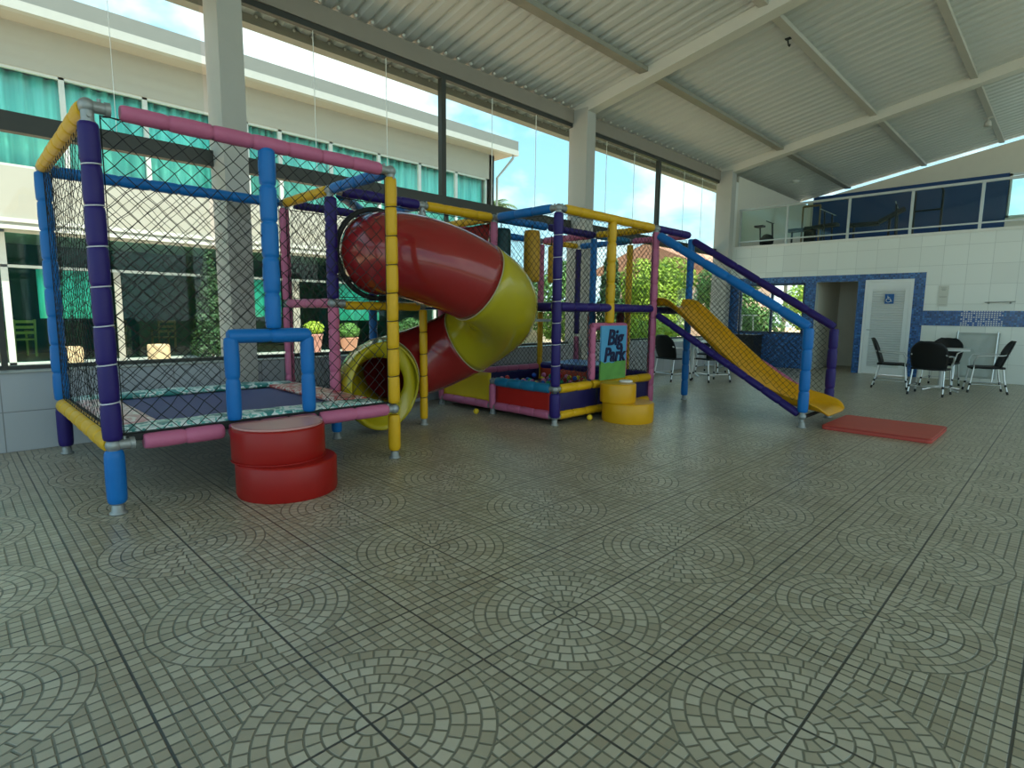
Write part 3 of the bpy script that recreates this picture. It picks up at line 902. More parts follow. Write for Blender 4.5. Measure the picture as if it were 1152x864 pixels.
# nets
net((AX, 4.94, .48), Y_, Z_, 1.92, 1.90, .085, .0028, holes=((.6, 1.36, -.1, .70),), seed=21)
net((AX-.06, 4.88, 1.42), -X_, Z_, .94, .96, .085, .0028, seed=23)
net((CX, 4.94, .48), Y_, Z_, 1.92, 1.90, .085, .003, seed=25)
net((CX, 6.98, .50), Y_, Z_, .85, 1.88, .085, .003, seed=27)
net((BX-.05, 7.88, .50), -X_, Z_, .95, 1.88, .085, .003, seed=29)
net((AX-.06, 7.88, 1.42), -X_, Z_, .94, .96, .085, .003, seed=31)
net((AX-.06, 6.92, .50), -X_, Z_, .94, .80, .085, .003, seed=33)
net((CX, 2.80, 1.42), Y_, Z_, 2.0, .96, .1, .003, seed=35)
net((BX-.05, 4.88, 1.42), -X_, Z_, .95, .96, .085, .003, seed=37)
net((BX, 2.78, 1.42), Y_, Z_, 2.04, .96, .1, .003, holes=((.05, .92, -.1, .95),), seed=39)

# ------------------------------------------------------------------ spiral tube slide
ts = thing('tube_slide', 'red and yellow spiral tube slide curling down between the trampoline and the tower', 'slide', (-5.0, 3.85, 0))
HX, HY, HR, TR = -5.06, 3.83, .60, .415
ZK = [(-90, 1.88), (-45, 1.81), (0, 1.62), (45, 1.36), (90, 1.03), (135, .76), (180, .62), (225, .55), (270, .53), (300, .52)]
def hz(a):
    for (a0, z0), (a1, z1) in zip(ZK[:-1], ZK[1:]):
        if a <= a1:
            t = (a-a0)/(a1-a0); t2 = t
            return z0+(z1-z0)*t2
    return ZK[-1][1]
def hz_s(a): return sum(hz(max(-90, min(300, a+d))) for d in (-24, -12, 0, 12, 24))/5
def hpos(a):
    if a < -90: return Vector((HX+(a+90)*.0175*HR, HY-HR, hz_s(-90)))
    t = R(a); r = HR+.155*math.exp(-((a-48)/54)**2)-.01; return Vector((HX+r*math.cos(t), HY+r*math.sin(t), hz_s(a)))
def hframe(a):
    t = (hpos(a+1)-hpos(a-1)).normalized(); sd = t.cross(Z_).normalized(); u = sd.cross(t)
    return hpos(a), sd, u
def tube_section(a0, a1, n, name, m_, lab, r0=TR, flare=None):
    mb = MB(); rings = []; K = 36
    for i in range(n+1):
        a = a0+(a1-a0)*i/n; c, sd, u = hframe(a)
        r = r0 if not flare else r0+flare*max(0, (i/n-.25)/.75)**1.6
        rings.append((c, sd, u, r))
    vs, fs = [], []
    for off in (0, -.012):
        for c, sd, u, r in rings:
            for j in range(K):
                t = 2*PI*j/K; vs.append(c+(sd*math.cos(t)+u*math.sin(t))*(r+off))
    B = (n+1)*K
    for i in range(n):
        for j in range(K):
            k2 = (j+1) % K
            fs.append((i*K+j, i*K+k2, (i+1)*K+k2, (i+1)*K+j)); fs.append((B+(i+1)*K+j, B+(i+1)*K+k2, B+i*K+k2, B+i*K+j))
    for i in (0, n):
        for j in range(K):
            k2 = (j+1) % K; fs.append((i*K+j, B+i*K+j, B+i*K+k2, i*K+k2))
    mb.add(vs, fs, True)
    return mb.build(name, m_, ts, lab)
def seam(a, r, w, m_, name='seam_flange', lab=None):
    c, sd, u = hframe(a)
    MB().tube([c+(sd*math.cos(t)+u*math.sin(t))*r for t in [2*PI*j/40 for j in range(40)]], w, 6, closed=True).build(name, m_, ts, lab)
S1, S2, S3 = 4, 104, 210
tube_section(-105, S1, 26, 'tube_section', FIBRED, 'upper red tube section')
tube_section(S1, S2, 18, 'tube_section', FIBYEL, 'middle yellow tube section')
tube_section(S2, S3, 18, 'tube_section', FIBRED, 'lower red tube section')
P0 = hpos(S3); PE = Vector((-5.10, 3.23, .50))
T0 = (hpos(S3+.5)-hpos(S3-.5)).normalized()*.62; TE = Vector((math.cos(R(8)), math.sin(R(8)), 0))*.55
def exit_frame(u):
    def P(t): return P0*(2*t**3-3*t*t+1)+T0*(t**3-2*t*t+t)+PE*(-2*t**3+3*t*t)+TE*(t**3-t*t)
    t = (P(u+.01)-P(u-.01)).normalized(); sd = t.cross(Z_).normalized()
    return P(u), sd, sd.cross(t)
def mouth():
    mb = MB(); K = 40; vs, fs = [], []
    prof = [(0, TR), (.2, TR), (.4, TR+.005), (.6, TR+.012), (.75, TR+.025), (.88, TR+.042), (.97, TR+.055), (1.01, TR+.05), (1.02, TR+.03), (.98, TR-.01), (.88, TR-.07), (.74, TR-.12), (.6, TR-.14), (.3, TR-.14), (0, TR-.14)]
    for a, r in prof:
        c, sd, u = exit_frame(a)
        for j in range(K):
            t = 2*PI*j/K; vs.append(c+(sd*math.cos(t)+u*math.sin(t))*r)
    n = len(prof)
    for i in range(n):
        i2 = (i+1) % n
        for j in range(K):
            k2 = (j+1) % K; fs.append((i*K+j, i*K+k2, i2*K+k2, i2*K+j))
    return mb.add(vs, fs, True)
mouth().build('exit_mouth', FIBYEL, ts, 'yellow flared exit mouth')
seam(S1, TR+.002, .006, SEAM); seam(S2, TR+.002, .006, SEAM); seam(S3, TR+.002, .006, SEAM)
seam(-105, TR+.035, .028, BLACKR, 'entry_flange', 'black entry flange')

# ------------------------------------------------------------------ ramp slide
rs = thing('ramp_slide', 'straight yellow slide with blue and purple padded handrails and net sides', 'slide', (-3.1, 7.4, 0))
post, beam, clamp, net = make_kit(rs)
SX = -2.15
post(AX+.02, 7.88, .06, 2.40, BLUE, 'blue padded support post', True, .05)
post(SX, 6.92, .17, 1.16, BLUE, 'blue padded end post', True, .058)
post(SX, 7.88, .12, 1.14, PURPLE, 'purple padded end post', True, .056)
def rail(y, m_, lab, z0=2.34, z1=1.18, r=.052):
    mb = MB(); foam(mb, (AX+.05, y, z0), (SX, y, z1), r, .36, .0); mb.build('handrail', m_, rs, lab)
rail(6.92, BLUE, 'blue padded handrail', 2.34, 1.16, .056)
rail(7.88, PURPLE, 'purple padded handrail', 2.36, 1.15, .05)
for y, m_, lab in ((6.92, PURPLE, 'purple padded lower rail'), (7.88, PINK, 'pink padded lower rail')):
    beam((AX+.03, y, 1.30), (SX, y, .13), m_, lab, .045, .05)
CHP = [(-4.2, 1.405), (-4.05, 1.40), (-3.9, 1.33), (-3.55, 1.04), (-3.2, .745), (-2.9, .51), (-2.65, .35), (-2.4, .25), (-2.2, .205), (-2.02, .185), (-1.93, .14)]
def chp(t):
    f = t*(len(CHP)-1); i = min(int(f), len(CHP)-2); k = f-i
    p0, p1, p2, p3 = (CHP[max(0, min(len(CHP)-1, j))] for j in (i-1, i, i+1, i+2))
    q = []
    for d in (0, 1):
        a, b, c_, e = p0[d], p1[d], p2[d], p3[d]
        q.append(.5*(2*b+(c_-a)*k+(2*a-5*b+4*c_-e)*k*k+(3*b-a-3*c_+e)*k**3))
    return q
SEC = [(6.965, .10), (6.985, .105), (7.005, .085), (7.03, .03), (7.07, .005), (7.2, 0), (7.4, 0), (7.6, 0), (7.73, .005), (7.77, .03), (7.795, .085), (7.815, .105), (7.835, .10)]
def chute(u, v):
    x, z = chp(u); f = v*(len(SEC)-1); i = min(int(f), len(SEC)-2); k = f-i
    y = SEC[i][0]*(1-k)+SEC[i+1][0]*k; dz = SEC[i][1]*(1-k)+SEC[i+1][1]*k
    lip = max(0, min(1, (u-.86)/.14)); y = 7.4+(y-7.4)*(1-.22*lip*lip)
    return (x, y, z+dz*(1-.8*max(0, min(1, (u-.8)/.2))))
MB().sheet(chute, 60, 24, .012).build('chute', SLIDEY, rs, 'yellow plastic chute')
def tri(u, v): return True
slope = (1.16-2.34)/(SX-AX)
for y, sd_ in ((6.92, 41), (7.88, 43)):
    L = SX-AX-.1
    def shp(u, v, L=L):
        zb = 1.34-.58*u; zt = 2.28-.585*u
        z = .2+v
        return max(zb, .28) < z < zt
    net((AX+.05, y, .2), X_, Z_, L, 2.1, .075, .0028, seed=sd_, shape=shp)
clamp(SX, 6.92, .13, (Z_,)); clamp(SX, 7.88, .10, (Z_,))
mb = MB(); mb.bar((SX+.02, 6.95, .13), (SX+.02, 7.85, .13), .03, .03)
mb.build('chute_bracket', BLACKR, rs)

# ------------------------------------------------------------------ steps, mat, sign
def rounded_drum(mb, c, r, z0, z1, n=48, xmin=-4.105):
    e = .016
    ring = []
    a0 = math.acos(max(-1, min(1, (xmin-c[0])/r)))
    for i in range(n+1):
        t = -a0+2*a0*i/n; ring.append((c[0]+r*math.cos(t), c[1]+r*math.sin(t)))
    k_ = len(ring); cx0 = c[0]
    rows_ = [(1-.02, z0), (1, z0+.02), (1, z1-e), (1-.006/r, z1-.005), (1-e/r, z1)]
    vs_ = [(max(xmin, cx0+(x-cx0)*s_), c[1]+(y-c[1])*s_, z) for s_, z in rows_ for x, y in ring]
    fs_ = [(i*k_+j, i*k_+(j+1) % k_, (i+1)*k_+(j+1) % k_, (i+1)*k_+j) for i in range(len(rows_)-1) for j in range(k_)]
    mb.add(vs_, fs_, True); mb.add(vs_[-k_:], [tuple(range(k_))]); mb.add(vs_[:k_], [tuple(range(k_-1, -1, -1))])
def rounded_drum_full(mb, c, r, z0, z1, n=48):
    e = .018
    mb.lathe([(r-.008, z0), (r, z0+.02), (r, z1-e), (r-.006, z1-.006), (r-e, z1)], (c[0], c[1], 0), n)
st = thing('play_step', 'red vinyl two-tier round step in front of the trampoline gate', 'step', (-3.72, 1.64, 0))
mb = MB(); rounded_drum(mb, (-3.93, 1.665), .34, 0, .24); mb.build('lower_tier', STEPRED, st)
mb = MB(); rounded_drum(mb, (-4.0, 1.64), .315, .24, .475); mb.build('upper_tier', STEPRED, st)
mb = MB(); rounded_drum(mb, (-4.0, 1.64), .302, .474, .482); mb.build('top_pad', STEPREDTOP, st, 'pale pink top')  # thin pale pink disc on the upper tier
mb = MB(); mb.tube([(-4.0+.317*math.cos(R(a_)), 1.64+.317*math.sin(R(a_)), .243) for a_ in range(-104, 105, 8)], .006, 6); mb.build('piping', STEPRED, st)
st2 = thing('play_step', 'yellow vinyl two-tier round step below the painted sign', 'step', (-3.75, 5.75, 0))
mb = MB(); rounded_drum(mb, (-3.78, 5.80), .31, 0, .235); mb.build('lower_tier', STEPYEL, st2)
mb = MB(); rounded_drum(mb, (-3.86, 5.70), .215, .235, .46); mb.build('upper_tier', STEPYEL, st2)
MB().lathe([(.08, 0), (.085, .012), (.07, .024), (.03, .028)], (-3.84, 5.83, .46), 16).build('cloth', mat('white_cloth', (.75, .72, .66), .7), st2, 'small white cloth')

def fmat(u, v):
    return (-1.97+1.04*u, 7.02+1.0*v+.02*u, .028)
mt_ = thing('floor_mat', 'flat red landing mat on the floor at the foot of the slide', 'mat', (-1.45, 7.52, 0))
mb = MB(); r_ = .05
poly = []
for (ccx, ccy, a0) in ((-.94-r_, 8.02-r_, 0), (-1.97+r_, 8.02-r_, 90), (-1.97+r_, 7.02+r_, 180), (-.94-r_, 7.02+r_, 270)):
    for i in range(7):
        a = R(a0+15*i); poly.append((ccx+r_*math.cos(a), ccy+r_*math.sin(a), 0.0))
cen = Vector((-1.455, 7.52, 0))
rows = [(1.0, 0), (1.004, .012), (1.004, .036), (.992, .046), (.985, .048)]
vs = [cen+(Vector(p)-cen)*s_+Z_*h for s_, h in rows for p in poly]
n_ = len(poly); fs = [(i*n_+j, i*n_+(j+1) % n_, (i+1)*n_+(j+1) % n_, (i+1)*n_+j) for i in range(len(rows)-1) for j in range(n_)]
mb.add(vs, fs, True); mb.add(vs[-n_:], [tuple(range(n_))]); mb.add(vs[:n_], [tuple(range(n_-1, -1, -1))])
mb.build('cover', MATRED, mt_)
mb = MB(); mb.tube([cen+(Vector(p)-cen)*1.004+Z_*.038 for p in poly], .005, 5, closed=True); mb.build('piping', mat('dark_red_piping', (.3, .03, .025), .5), mt_, 'dark red piping')

sb = thing('sign_board', 'small sky blue and green lettered board fixed on the pink tower gate', 'sign', (-4.09, 5.91, .46))
def sgn(u, v): return (-4.095, 5.64+.54*u, .47+.67*v)
mb = MB(); mb.box((-4.105, 5.64, .67), (-4.085, 6.18, 1.14)); mb.build('sky_panel', SIGNBLUE, sb, 'sky blue painted panel')
mb = MB()
ptsg = [(-4.105, 5.64, .47), (-4.105, 6.18, .47)]
for i in range(13): ptsg.append((-4.105, 6.18-.54*i/12, .69+.012*math.sin(i*1.7)+.01*math.sin(i*.6)))
mb.prism(ptsg, (.022, 0, 0)); mb.build('grass_panel', SIGNGREEN, sb, 'green painted grass')
def lettering(txt, y, z, size, name, shear=.18):
    cu = bpy.data.curves.new(name, 'FONT'); cu.body = txt; cu.size = size; cu.extrude = .002; cu.bevel_depth = .007; cu.bevel_resolution = 1; cu.shear = shear
    cu.align_x = 'CENTER'
    tmp = bpy.data.objects.new(name, cu); COL.objects.link(tmp)
    dg = bpy.context.evaluated_depsgraph_get(); dg.update()
    me = bpy.data.meshes.new_from_object(tmp.evaluated_get(dg)); me.name = name
    bpy.data.objects.remove(tmp)
    me.materials.clear(); me.materials.append(INK)
    M_ = Matrix.Translation((-4.078, y, z)) @ Matrix(((0, 0, 1, 0), (1, 0, 0, 0), (0, 1, 0, 0), (0, 0, 0, 1)))
    me.transform(M_)
    o = bpy.data.objects.new(name, me); COL.objects.link(o); o.parent = sb; o.location = -world_loc(sb)
    return o
lettering('Big', 5.92, .905, .27, 'lettering')
lettering('Park', 5.915, .70, .245, 'lettering')
# ------------------------------------------------------------------ punching bags and balls
def bag(x, y, z0, z1, r, m_, label, ztop=TOP):
    o = thing('punching_bag', label, 'punching bag', (x, y, z0), 0, 'padded bags hanging in the tower')
    h = z1-z0
    mb = MB().lathe([(.3*r, 0), (.92*r, .01), (r, .05), (r*1.02, h*.5), (r, h-.05), (.9*r, h-.01), (.3*r, h)], (0, 0, 0), 20); part(mb, 'bag_body', m_, o)
    mb = MB().tube([(0, 0, h-.01), (0, 0, ztop-z0-.03)], .008, 6); part(mb, 'strap', BLACKR, o)
    return o
OCH = mat('ochre_bag_vinyl', (.55, .30, .02), .45, bump=.3, bscale=30)
GRN = mat('dark_teal_bag_vinyl', (.012, .06, .07), .4, bump=.3, bscale=14)
MRN = mat('maroon_bag_vinyl', (.2, .02, .025), .45, bump=.3, bscale=14)
bag(-5.34, 5.14, 1.55, 2.36, .125, GRN, 'dark teal padded bag behind the top of the tube slide')
bag(-5.06, 5.42, 1.68, 2.34, .105, OCH, 'wide ochre padded bag hanging left of the purple tower post')
bag(-5.58, 6.4, 1.73, 2.27, .05, OCH, 'thin ochre padded bag hanging behind the purple tower post')
bag(-5.45, 7.25, .74, 1.30, .065, MRN, 'maroon padded bag hanging below the tower deck', DECK)
bag(-4.95, 7.3, 1.0, 1.31, .06, MRN, 'short maroon bag hanging behind the blue inner post', DECK)
ballc = {'red': (.6, .03, .03), 'yellow': (.8, .55, .03), 'green': (.03, .35, .12), 'blue': (.02, .1, .5), 'pink': (.75, .2, .35)}
bm_ = {}
for k_, c_ in ballc.items():
    bm_[k_] = MB().ball((0, 0, 0), .036, 14, 10).mesh('play_ball', mat('ball_'+k_, c_, .35))
def ball(k_, x, y, z, label=None, group=None):
    o = bpy.data.objects.new('play_ball', bm_[k_]); COL.objects.link(o); o.location = (x, y, z)
    tag(o, label or ('small %s plastic ball among those in the ball pit' % k_), 'ball', group or ('%s balls in the pit' % k_))
ks = list(ballc)
placed = []
tries = 0
while len(placed) < 120 and tries < 9000:
    tries += 1
    lay = 0 if len(placed) < 90 else 1
    x, y = rng.uniform(-5.95, -4.3), rng.uniform(5.05, 6.75)
    z = .265+.062*lay
    if all((x-a)**2+(y-b)**2+(z-c)**2 > .0735**2 for a, b, c in placed):
        placed.append((x, y, z)); ball(rng.choice(ks), x, y, z)
ball('yellow', -5.32, 4.70, .036, 'yellow plastic ball on the floor before the pink base beam')
ball('yellow', -4.08, 5.44, .036, 'yellow plastic ball on the floor left of the yellow step')

# ------------------------------------------------------------------ dining chairs and tables
def make_chair(label):
    t = thing('dining_chair', label, 'chair')
    def seat(u, v):
        x, y = -.235+.47*u, -.22+.45*v
        return (x, y, .44-.018*math.sin(PI*u)*math.sin(PI*v)-.02*max(0, .15-v)/.15)
    part(MB().sheet(seat, 10, 10, .03), 'seat', BLACKC, t)
    def back(u, v):
        w = (.225+.035*math.sin(PI*min(1, v*1.1)))*(1 if v < .7 else math.sqrt(max(.12, 1-((v-.7)/.3)**2*.75)))
        a = (u-.5)*2
        return (a*w, .20+.13*v+.03*v*v-.05*a*a*(1-.2*v), .43+.47*v)
    part(MB().sheet(back, 14, 14, .022), 'backrest', BLACKC, t)
    for sx in (-1, 1):
        l1 = MB().tube([(sx*.225, -.19, .44), (sx*.235, -.215, .22), (sx*.25, -.25, .012)], .0125, 10); o1 = part(l1, 'leg', ALULEG, t, 'aluminium front leg')
        part(MB().tube([(sx*.25, -.25, .0), (sx*.247, -.243, .05)], .017, 10), 'foot_cap', BLACKR, o1)
        part(MB().tube([(sx*.241, -.228, .13), (sx*.239, -.222, .165)], .018, 10), 'collar', BLACKR, o1)
        l2 = MB().tube([(sx*.215, .2, .44), (sx*.225, .235, .22), (sx*.24, .29, .012)], .0125, 10); o2 = part(l2, 'leg', ALULEG, t, 'aluminium rear leg')
        part(MB().tube([(sx*.24, .29, .0), (sx*.237, .278, .05)], .017, 10), 'foot_cap', BLACKR, o2)
        part(MB().tube([(sx*.231, .258, .13), (sx*.229, .248, .165)], .018, 10), 'collar', BLACKR, o2)
        arm = [(sx*.225, -.19, .44), (sx*.255, -.2, .55), (sx*.265, -.16, .635), (sx*.265, .02, .65), (sx*.255, .18, .655), (sx*.235, .27, .68)]
        part(MB().tube(arm, .011, 10), 'armrest', ALULEG, t, 'aluminium armrest')
        part(MB().tube([(sx*.238, -.22, .15), (sx*.228, .25, .15)], .008, 8), 'stretcher', ALULEG, t)
    part(MB().tube([(-.228, .25, .15), (.228, .25, .15)], .008, 8), 'stretcher', ALULEG, t)
    return t
ch0 = make_chair('')
def face(dx, dy): return math.atan2(-dx, dy)+PI      # the chair's front is -y
used = [0]
def chair(x, y, dx, dy, label, group):
    rz = face(dx, dy)
    if not used[0]:
        used[0] = 1; ch0.location = (x, y, 0); ch0.rotation_euler = (0, 0, rz); ch0['label'] = label; ch0['group'] = group; return ch0
    return dup(ch0, (x, y, 0), rz, label, group)
G1, G2 = 'chairs at the table by the white door', 'chairs behind the ramp slide'
chair(-1.66, 11.62, .05, 1, 'black dining chair with its wide back to the viewer, before the small white table', G1)
chair(-2.32, 12.2, 1, .15, 'black dining chair in side view nearest the white louvred door', G1)
chair(-1.06, 12.75, -1, -.25, 'black dining chair in side view at the right end, before the wrapped table', G1)
chair(-1.75, 13.25, -.1, -1, 'black dining chair at the far side of the small white table', G1)
chair(-5.58, 10.1, .25, 1, 'black dining chair seen from behind, nearest the pink corner post', G2)
chair(-5.0, 10.55, -.9, .5, 'black dining chair right of the table behind the ramp slide', G2)
chair(-5.75, 12.1, .1, -1, 'black dining chair on the far side of the table behind the ramp slide', G2)
def table(x, y, rz, label):
    t = thing('dining_table', label, 'table', (x, y, 0), rz, 'small white dining tables')
    mb = MB(); a = .36
    mb.prism([(-a, -a, .72), (a, -a, .72), (a, a, .72), (-a, a, .72)], (0, 0, .025)); part(mb, 'tabletop', TABLEW, t)
    part(MB().tube([(0, 0, .05), (0, 0, .72)], .045, 14), 'pedestal', TABLEW, t)
    for k_ in range(4):
        a_ = PI/4+k_*PI/2
        part(MB().tube([(0, 0, .07), (.18*math.cos(a_), .18*math.sin(a_), .05), (.36*math.cos(a_), .36*math.sin(a_), .018)], .018, 8), 'foot', ALULEG, t, 'aluminium foot')
table(-1.62, 12.45, .1, 'small white dining table among black chairs by the white louvred door')
table(-5.72, 11.2, .05, 'small white dining table among black chairs behind the ramp slide')
# wrapped table leaning on the wall
wt = thing('folded_table', 'folding table wrapped in clear grey plastic standing on edge against the tiled wall', 'table', (-1.38, 14.45, 0))
GREYW = mat('grey_plastic_wrap', (.42, .46, .43), .3, bump=.9, bscale=7)
Mw = Matrix.Translation((-1.38, 14.42, .1)) @ Matrix.Rotation(R(-8), 4, 'X')
def wrp(u, v):
    p = Mw @ Vector((-.32+.64*u, -.03+.012*noise.noise(Vector((u*6, v*5, 0))), .88*v)); return p
mb = MB().sheet(wrp, 18, 18, .02); mb.build('plastic_wrap', GREYW, wt, 'crumpled grey plastic wrap')
mb = MB().box((-.34, -.015, 0), (.34, .02, .9), Mw); mb.build('tabletop', mat('grey_table_top', (.4, .43, .41), .4), wt)
for sx in (-1, 1):
    MB().tube([Mw @ Vector((sx*.31, -.06, .92)), Mw @ Vector((sx*.31, -.07, .4)), Mw @ Vector((sx*.3, -.08, -.08))], .014, 8).build('leg', ALULEG, wt)
# wall items
nt = thing('wall_notice', 'pale printed notice sheet on the white tiles right of the louvred door', 'notice', (-2.04, YF-.006, 1.52))
part(MB().box((-.085, -.004, 0), (.085, .004, .43)), 'sheet', mat('notice_paper', (.64, .65, .58), .6), nt)
mb = MB(); INKG = mat('grey_print', (.42, .43, .38), .6)
for i, (z, w) in enumerate(((.39, .1), (.37, .08), (.35, .1), (.2, .13), (.185, .12), (.03, .12))): mb.box((-w/2, -.0055, z), (w/2, -.004, z+.008))
mb.box((-.03, -.0055, .33), (.03, -.004, .345))
part(mb, 'print_lines', INKG, nt)
ra = thing('coat_rail', 'short grey metal coat rail on the tiles above the mosaic band', 'rail', (-1.13, YF-.05, 1.6))
part(MB().tube([(-.22, 0, 0), (.24, 0, .01)], .012, 8), 'bar', STEEL, ra)
for sx in (-.16, .17): part(MB().tube([(sx, .045, 0), (sx, 0, 0), (sx, -.03, -.02), (sx, -.04, .01)], .014, 8), 'hook', STEEL, ra)
# black box filling the dark area under the garden window, mosaic wall behind it
cb = thing('black_box', 'low black box under the garden window beside blue mosaic', 'cabinet', (-6.0, 14.5, 0))
CBM = mat('box_black', (.012, .014, .016), .45)
part(MB().box((-.5, -.25, .06), (.32, .26, .78)), 'body', CBM, cb)
part(MB().box((-.54, -.28, .78), (.36, .27, .81)), 'top', CBM, cb)
for x0 in (-.49, -.08):
    d_ = part(MB().box((x0, -.268, .08), (x0+.39, -.252, .77)), 'door', CBM, cb)
    part(MB().tube([(x0+.2, -.28, .5), (x0+.2, -.28, .58)], .008, 6), 'handle', STEEL, d_)
for x0 in (-.46, .26): part(MB().box((x0, -.2, 0), (x0+.05, .2, .06)), 'foot', CBM, cb)

# ------------------------------------------------------------------ mezzanine balustrade and gym machines
bl = thing('balustrade', 'glass balustrade with silver rails along the upper gym floor edge', 'railing', (-3, 14.86, 3.06))
YB = 14.88
MB().box((-6.5, YB-.025, 3.97), (8.5, YB+.025, 4.02)).build('handrail', ALU, bl)
MB().box((-6.5, YB-.015, 3.17), (8.5, YB+.015, 3.20)).build('bottom_rail', ALU, bl)
PX = [-6.46, -5.3, -3.95, -2.75, -1.58, -.4, .8, 2, 3.2, 4.4]
for x in PX: MB().box((x-.025, YB-.02, 3.06), (x+.025, YB+.02, 3.97)).build('baluster_post', ALU, bl)
for a, b in zip(PX[:-1], PX[1:]): MB().box((a+.03, YB-.004, 3.21), (b-.03, YB+.004, 3.96)).build('glass_panel', GLASSR, bl)
GYM = mat('black_machine_frame', (.012, .013, .013), .4)
PADB = mat('black_gym_pad', (.02, .02, .022), .45)
def gym_bench(x, y, rz, label, tilt):
    t = thing('gym_bench', label, 'gym machine', (x, y, 3.06), rz)
    part(MB().tube([(-.45, 0, .04), (.45, 0, .04)], .025, 8), 'base_tube', GYM, t)
    for sx in (-.4, .4): part(MB().tube([(sx, -.22, .02), (sx, .22, .02)], .022, 8), 'foot_bar', GYM, t)
    for sx in (-.4, .3): part(MB().tube([(sx, 0, .04), (sx, 0, .38+(.0 if sx < 0 else tilt*.2))], .025, 8), 'upright', GYM, t)
    part(MB().box((-.5, -.14, .36), (.1, .14, .43), Matrix.Identity(4)), 'seat_pad', PADB, t)
    part(MB().box((0, -.14, -.03), (.55, .14, .04), Matrix.Translation((.1, 0, .42)) @ Matrix.Rotation(-tilt, 4, 'Y')), 'back_pad', PADB, t)
    for sy_ in (-.3, .3): part(MB().tube([(.45, sy_, .02), (.42, sy_, .75)], .02, 8), 'rack_post', GYM, t)
    part(MB().tube([(.42, -.6, .76), (.42, .6, .76)], .012, 8), 'barbell', STEEL, t, 'steel barbell')
    return t
gym_bench(-5.0, 15.55, .0, 'flat black weight bench behind the balustrade', .05)
gym_bench(-3.6, 15.6, .15, 'black incline weight bench behind the balustrade, right of the flat bench', .5)
tl = thing('exercise_bike', 'slim black exercise bike behind the left end of the balustrade', 'gym machine', (-6.05, 15.5, 3.06))
part(MB().tube([(-.3, -.2, .02), (-.3, .2, .02)], .025, 8), 'foot_bar', GYM, tl); part(MB().tube([(.3, -.2, .02), (.3, .2, .02)], .025, 8), 'foot_bar', GYM, tl)
part(MB().tube([(-.3, 0, .02), (0, 0, .1), (.3, 0, .02)], .025, 8), 'base_tube', GYM, tl)
part(MB().lathe([(.02, -.06), (.16, -.05), (.16, .05), (.02, .06)], (0, 0, 0), 20), 'drive_cover', GYM, tl).matrix_local = Matrix.Translation((.05, 0, .2)) @ Matrix.Rotation(PI/2, 4, 'X')
part(MB().tube([(-.12, 0, .1), (-.15, 0, .55)], .02, 8), 'seat_post', GYM, tl); part(MB().box((-.27, -.1, .55), (-.05, .1, .6)), 'saddle', PADB, tl)
part(MB().tube([(.2, 0, .1), (.16, 0, .62)], .02, 8), 'mast', GYM, tl); part(MB().tube([(.1, -.25, .66), (.17, 0, .62), (.1, .25, .66)], .014, 8), 'handlebar', GYM, tl)
ws = thing('cable_machine', 'narrow weight machine with a weight stack behind the balustrade', 'gym machine', (-5.5, 17.2, 3.06))
for sx in (-.22, .22): part(MB().tube([(sx, 0, 0), (sx, 0, 1.25)], .025, 8), 'upright', mat('tan_machine', (.22, .15, .07), .5), ws)
part(MB().tube([(-.22, 0, 1.25), (.22, 0, 1.25)], .03, 8), 'crossbar', MATS['tan_machine'], ws); part(MB().box((-.14, -.06, .1), (.14, .06, .7)), 'weight_stack', GYM, ws)
part(MB().tube([(0, -.02, .7), (0, -.02, 1.25)], .006, 6), 'cable', BLACKR, ws); part(MB().box((-.25, -.2, 0), (.25, .2, .05)), 'base', GYM, ws)
dp = thing('dip_station', 'black dip station behind the right part of the balustrade', 'gym machine', (-2.6, 15.6, 3.06))
for sx in (-.25, .25):
    part(MB().tube([(sx, -.3, .02), (sx, .3, .02)], .025, 8), 'foot_bar', GYM, dp)
    part(MB().tube([(sx, .1, .02), (sx, .1, 1.0), (sx, -.25, 1.02)], .022, 8), 'arm', GYM, dp)
part(MB().tube([(-.25, .1, .6), (.25, .1, .6)], .02, 8), 'crossbar', GYM, dp)

# small fittings under the roof
zz = roof_z(-3.52)-.2
hk = thing('roof_hook', 'small black hook under the roof purlin near the middle', 'hook', (-3.52, 9.4, zz))
part(MB().tube([(0, 0, .0), (0, 0, -.05), (0, .03, -.09), (0, .07, -.09), (0, .09, -.06)], .012, 8), 'hook', BLACKR, hk)
part(MB().box((-.04, -.03, -.015), (.04, .03, 0)), 'plate', BLACKR, hk)
zz = roof_z(-1.86)-.2
fl_ = thing('spotlight', 'small unlit spotlight clamped under the far roof purlin', 'lamp', (-1.86, 17.0, zz))
part(MB().box((-.09, -.03, -.02), (.09, .03, 0)), 'bracket', PURLIN, fl_); part(MB().tube([(0, 0, -.02), (0, 0, -.09)], .015, 8), 'stem', PURLIN, fl_)
part(MB().lathe([(.04, 0), (.06, -.03), (.075, -.12)], (0, 0, -.07), 16), 'lamp_shade', PURLIN, fl_)
cl = thing('ceiling_lamp', 'small round white lamp on the roof over the gym corner', 'lamp', (-6.1, 17.6, roof_z(-6.1)-.04))
part(MB().lathe([(.09, 0), (.1, -.02), (.08, -.05), (.02, -.065)], (0, 0, 0), 20), 'diffuser', WHITEP, cl); part(MB().lathe([(.11, 0), (.11, -.012), (.1, -.02)], (0, 0, .002), 20), 'base', WHITEP, cl)

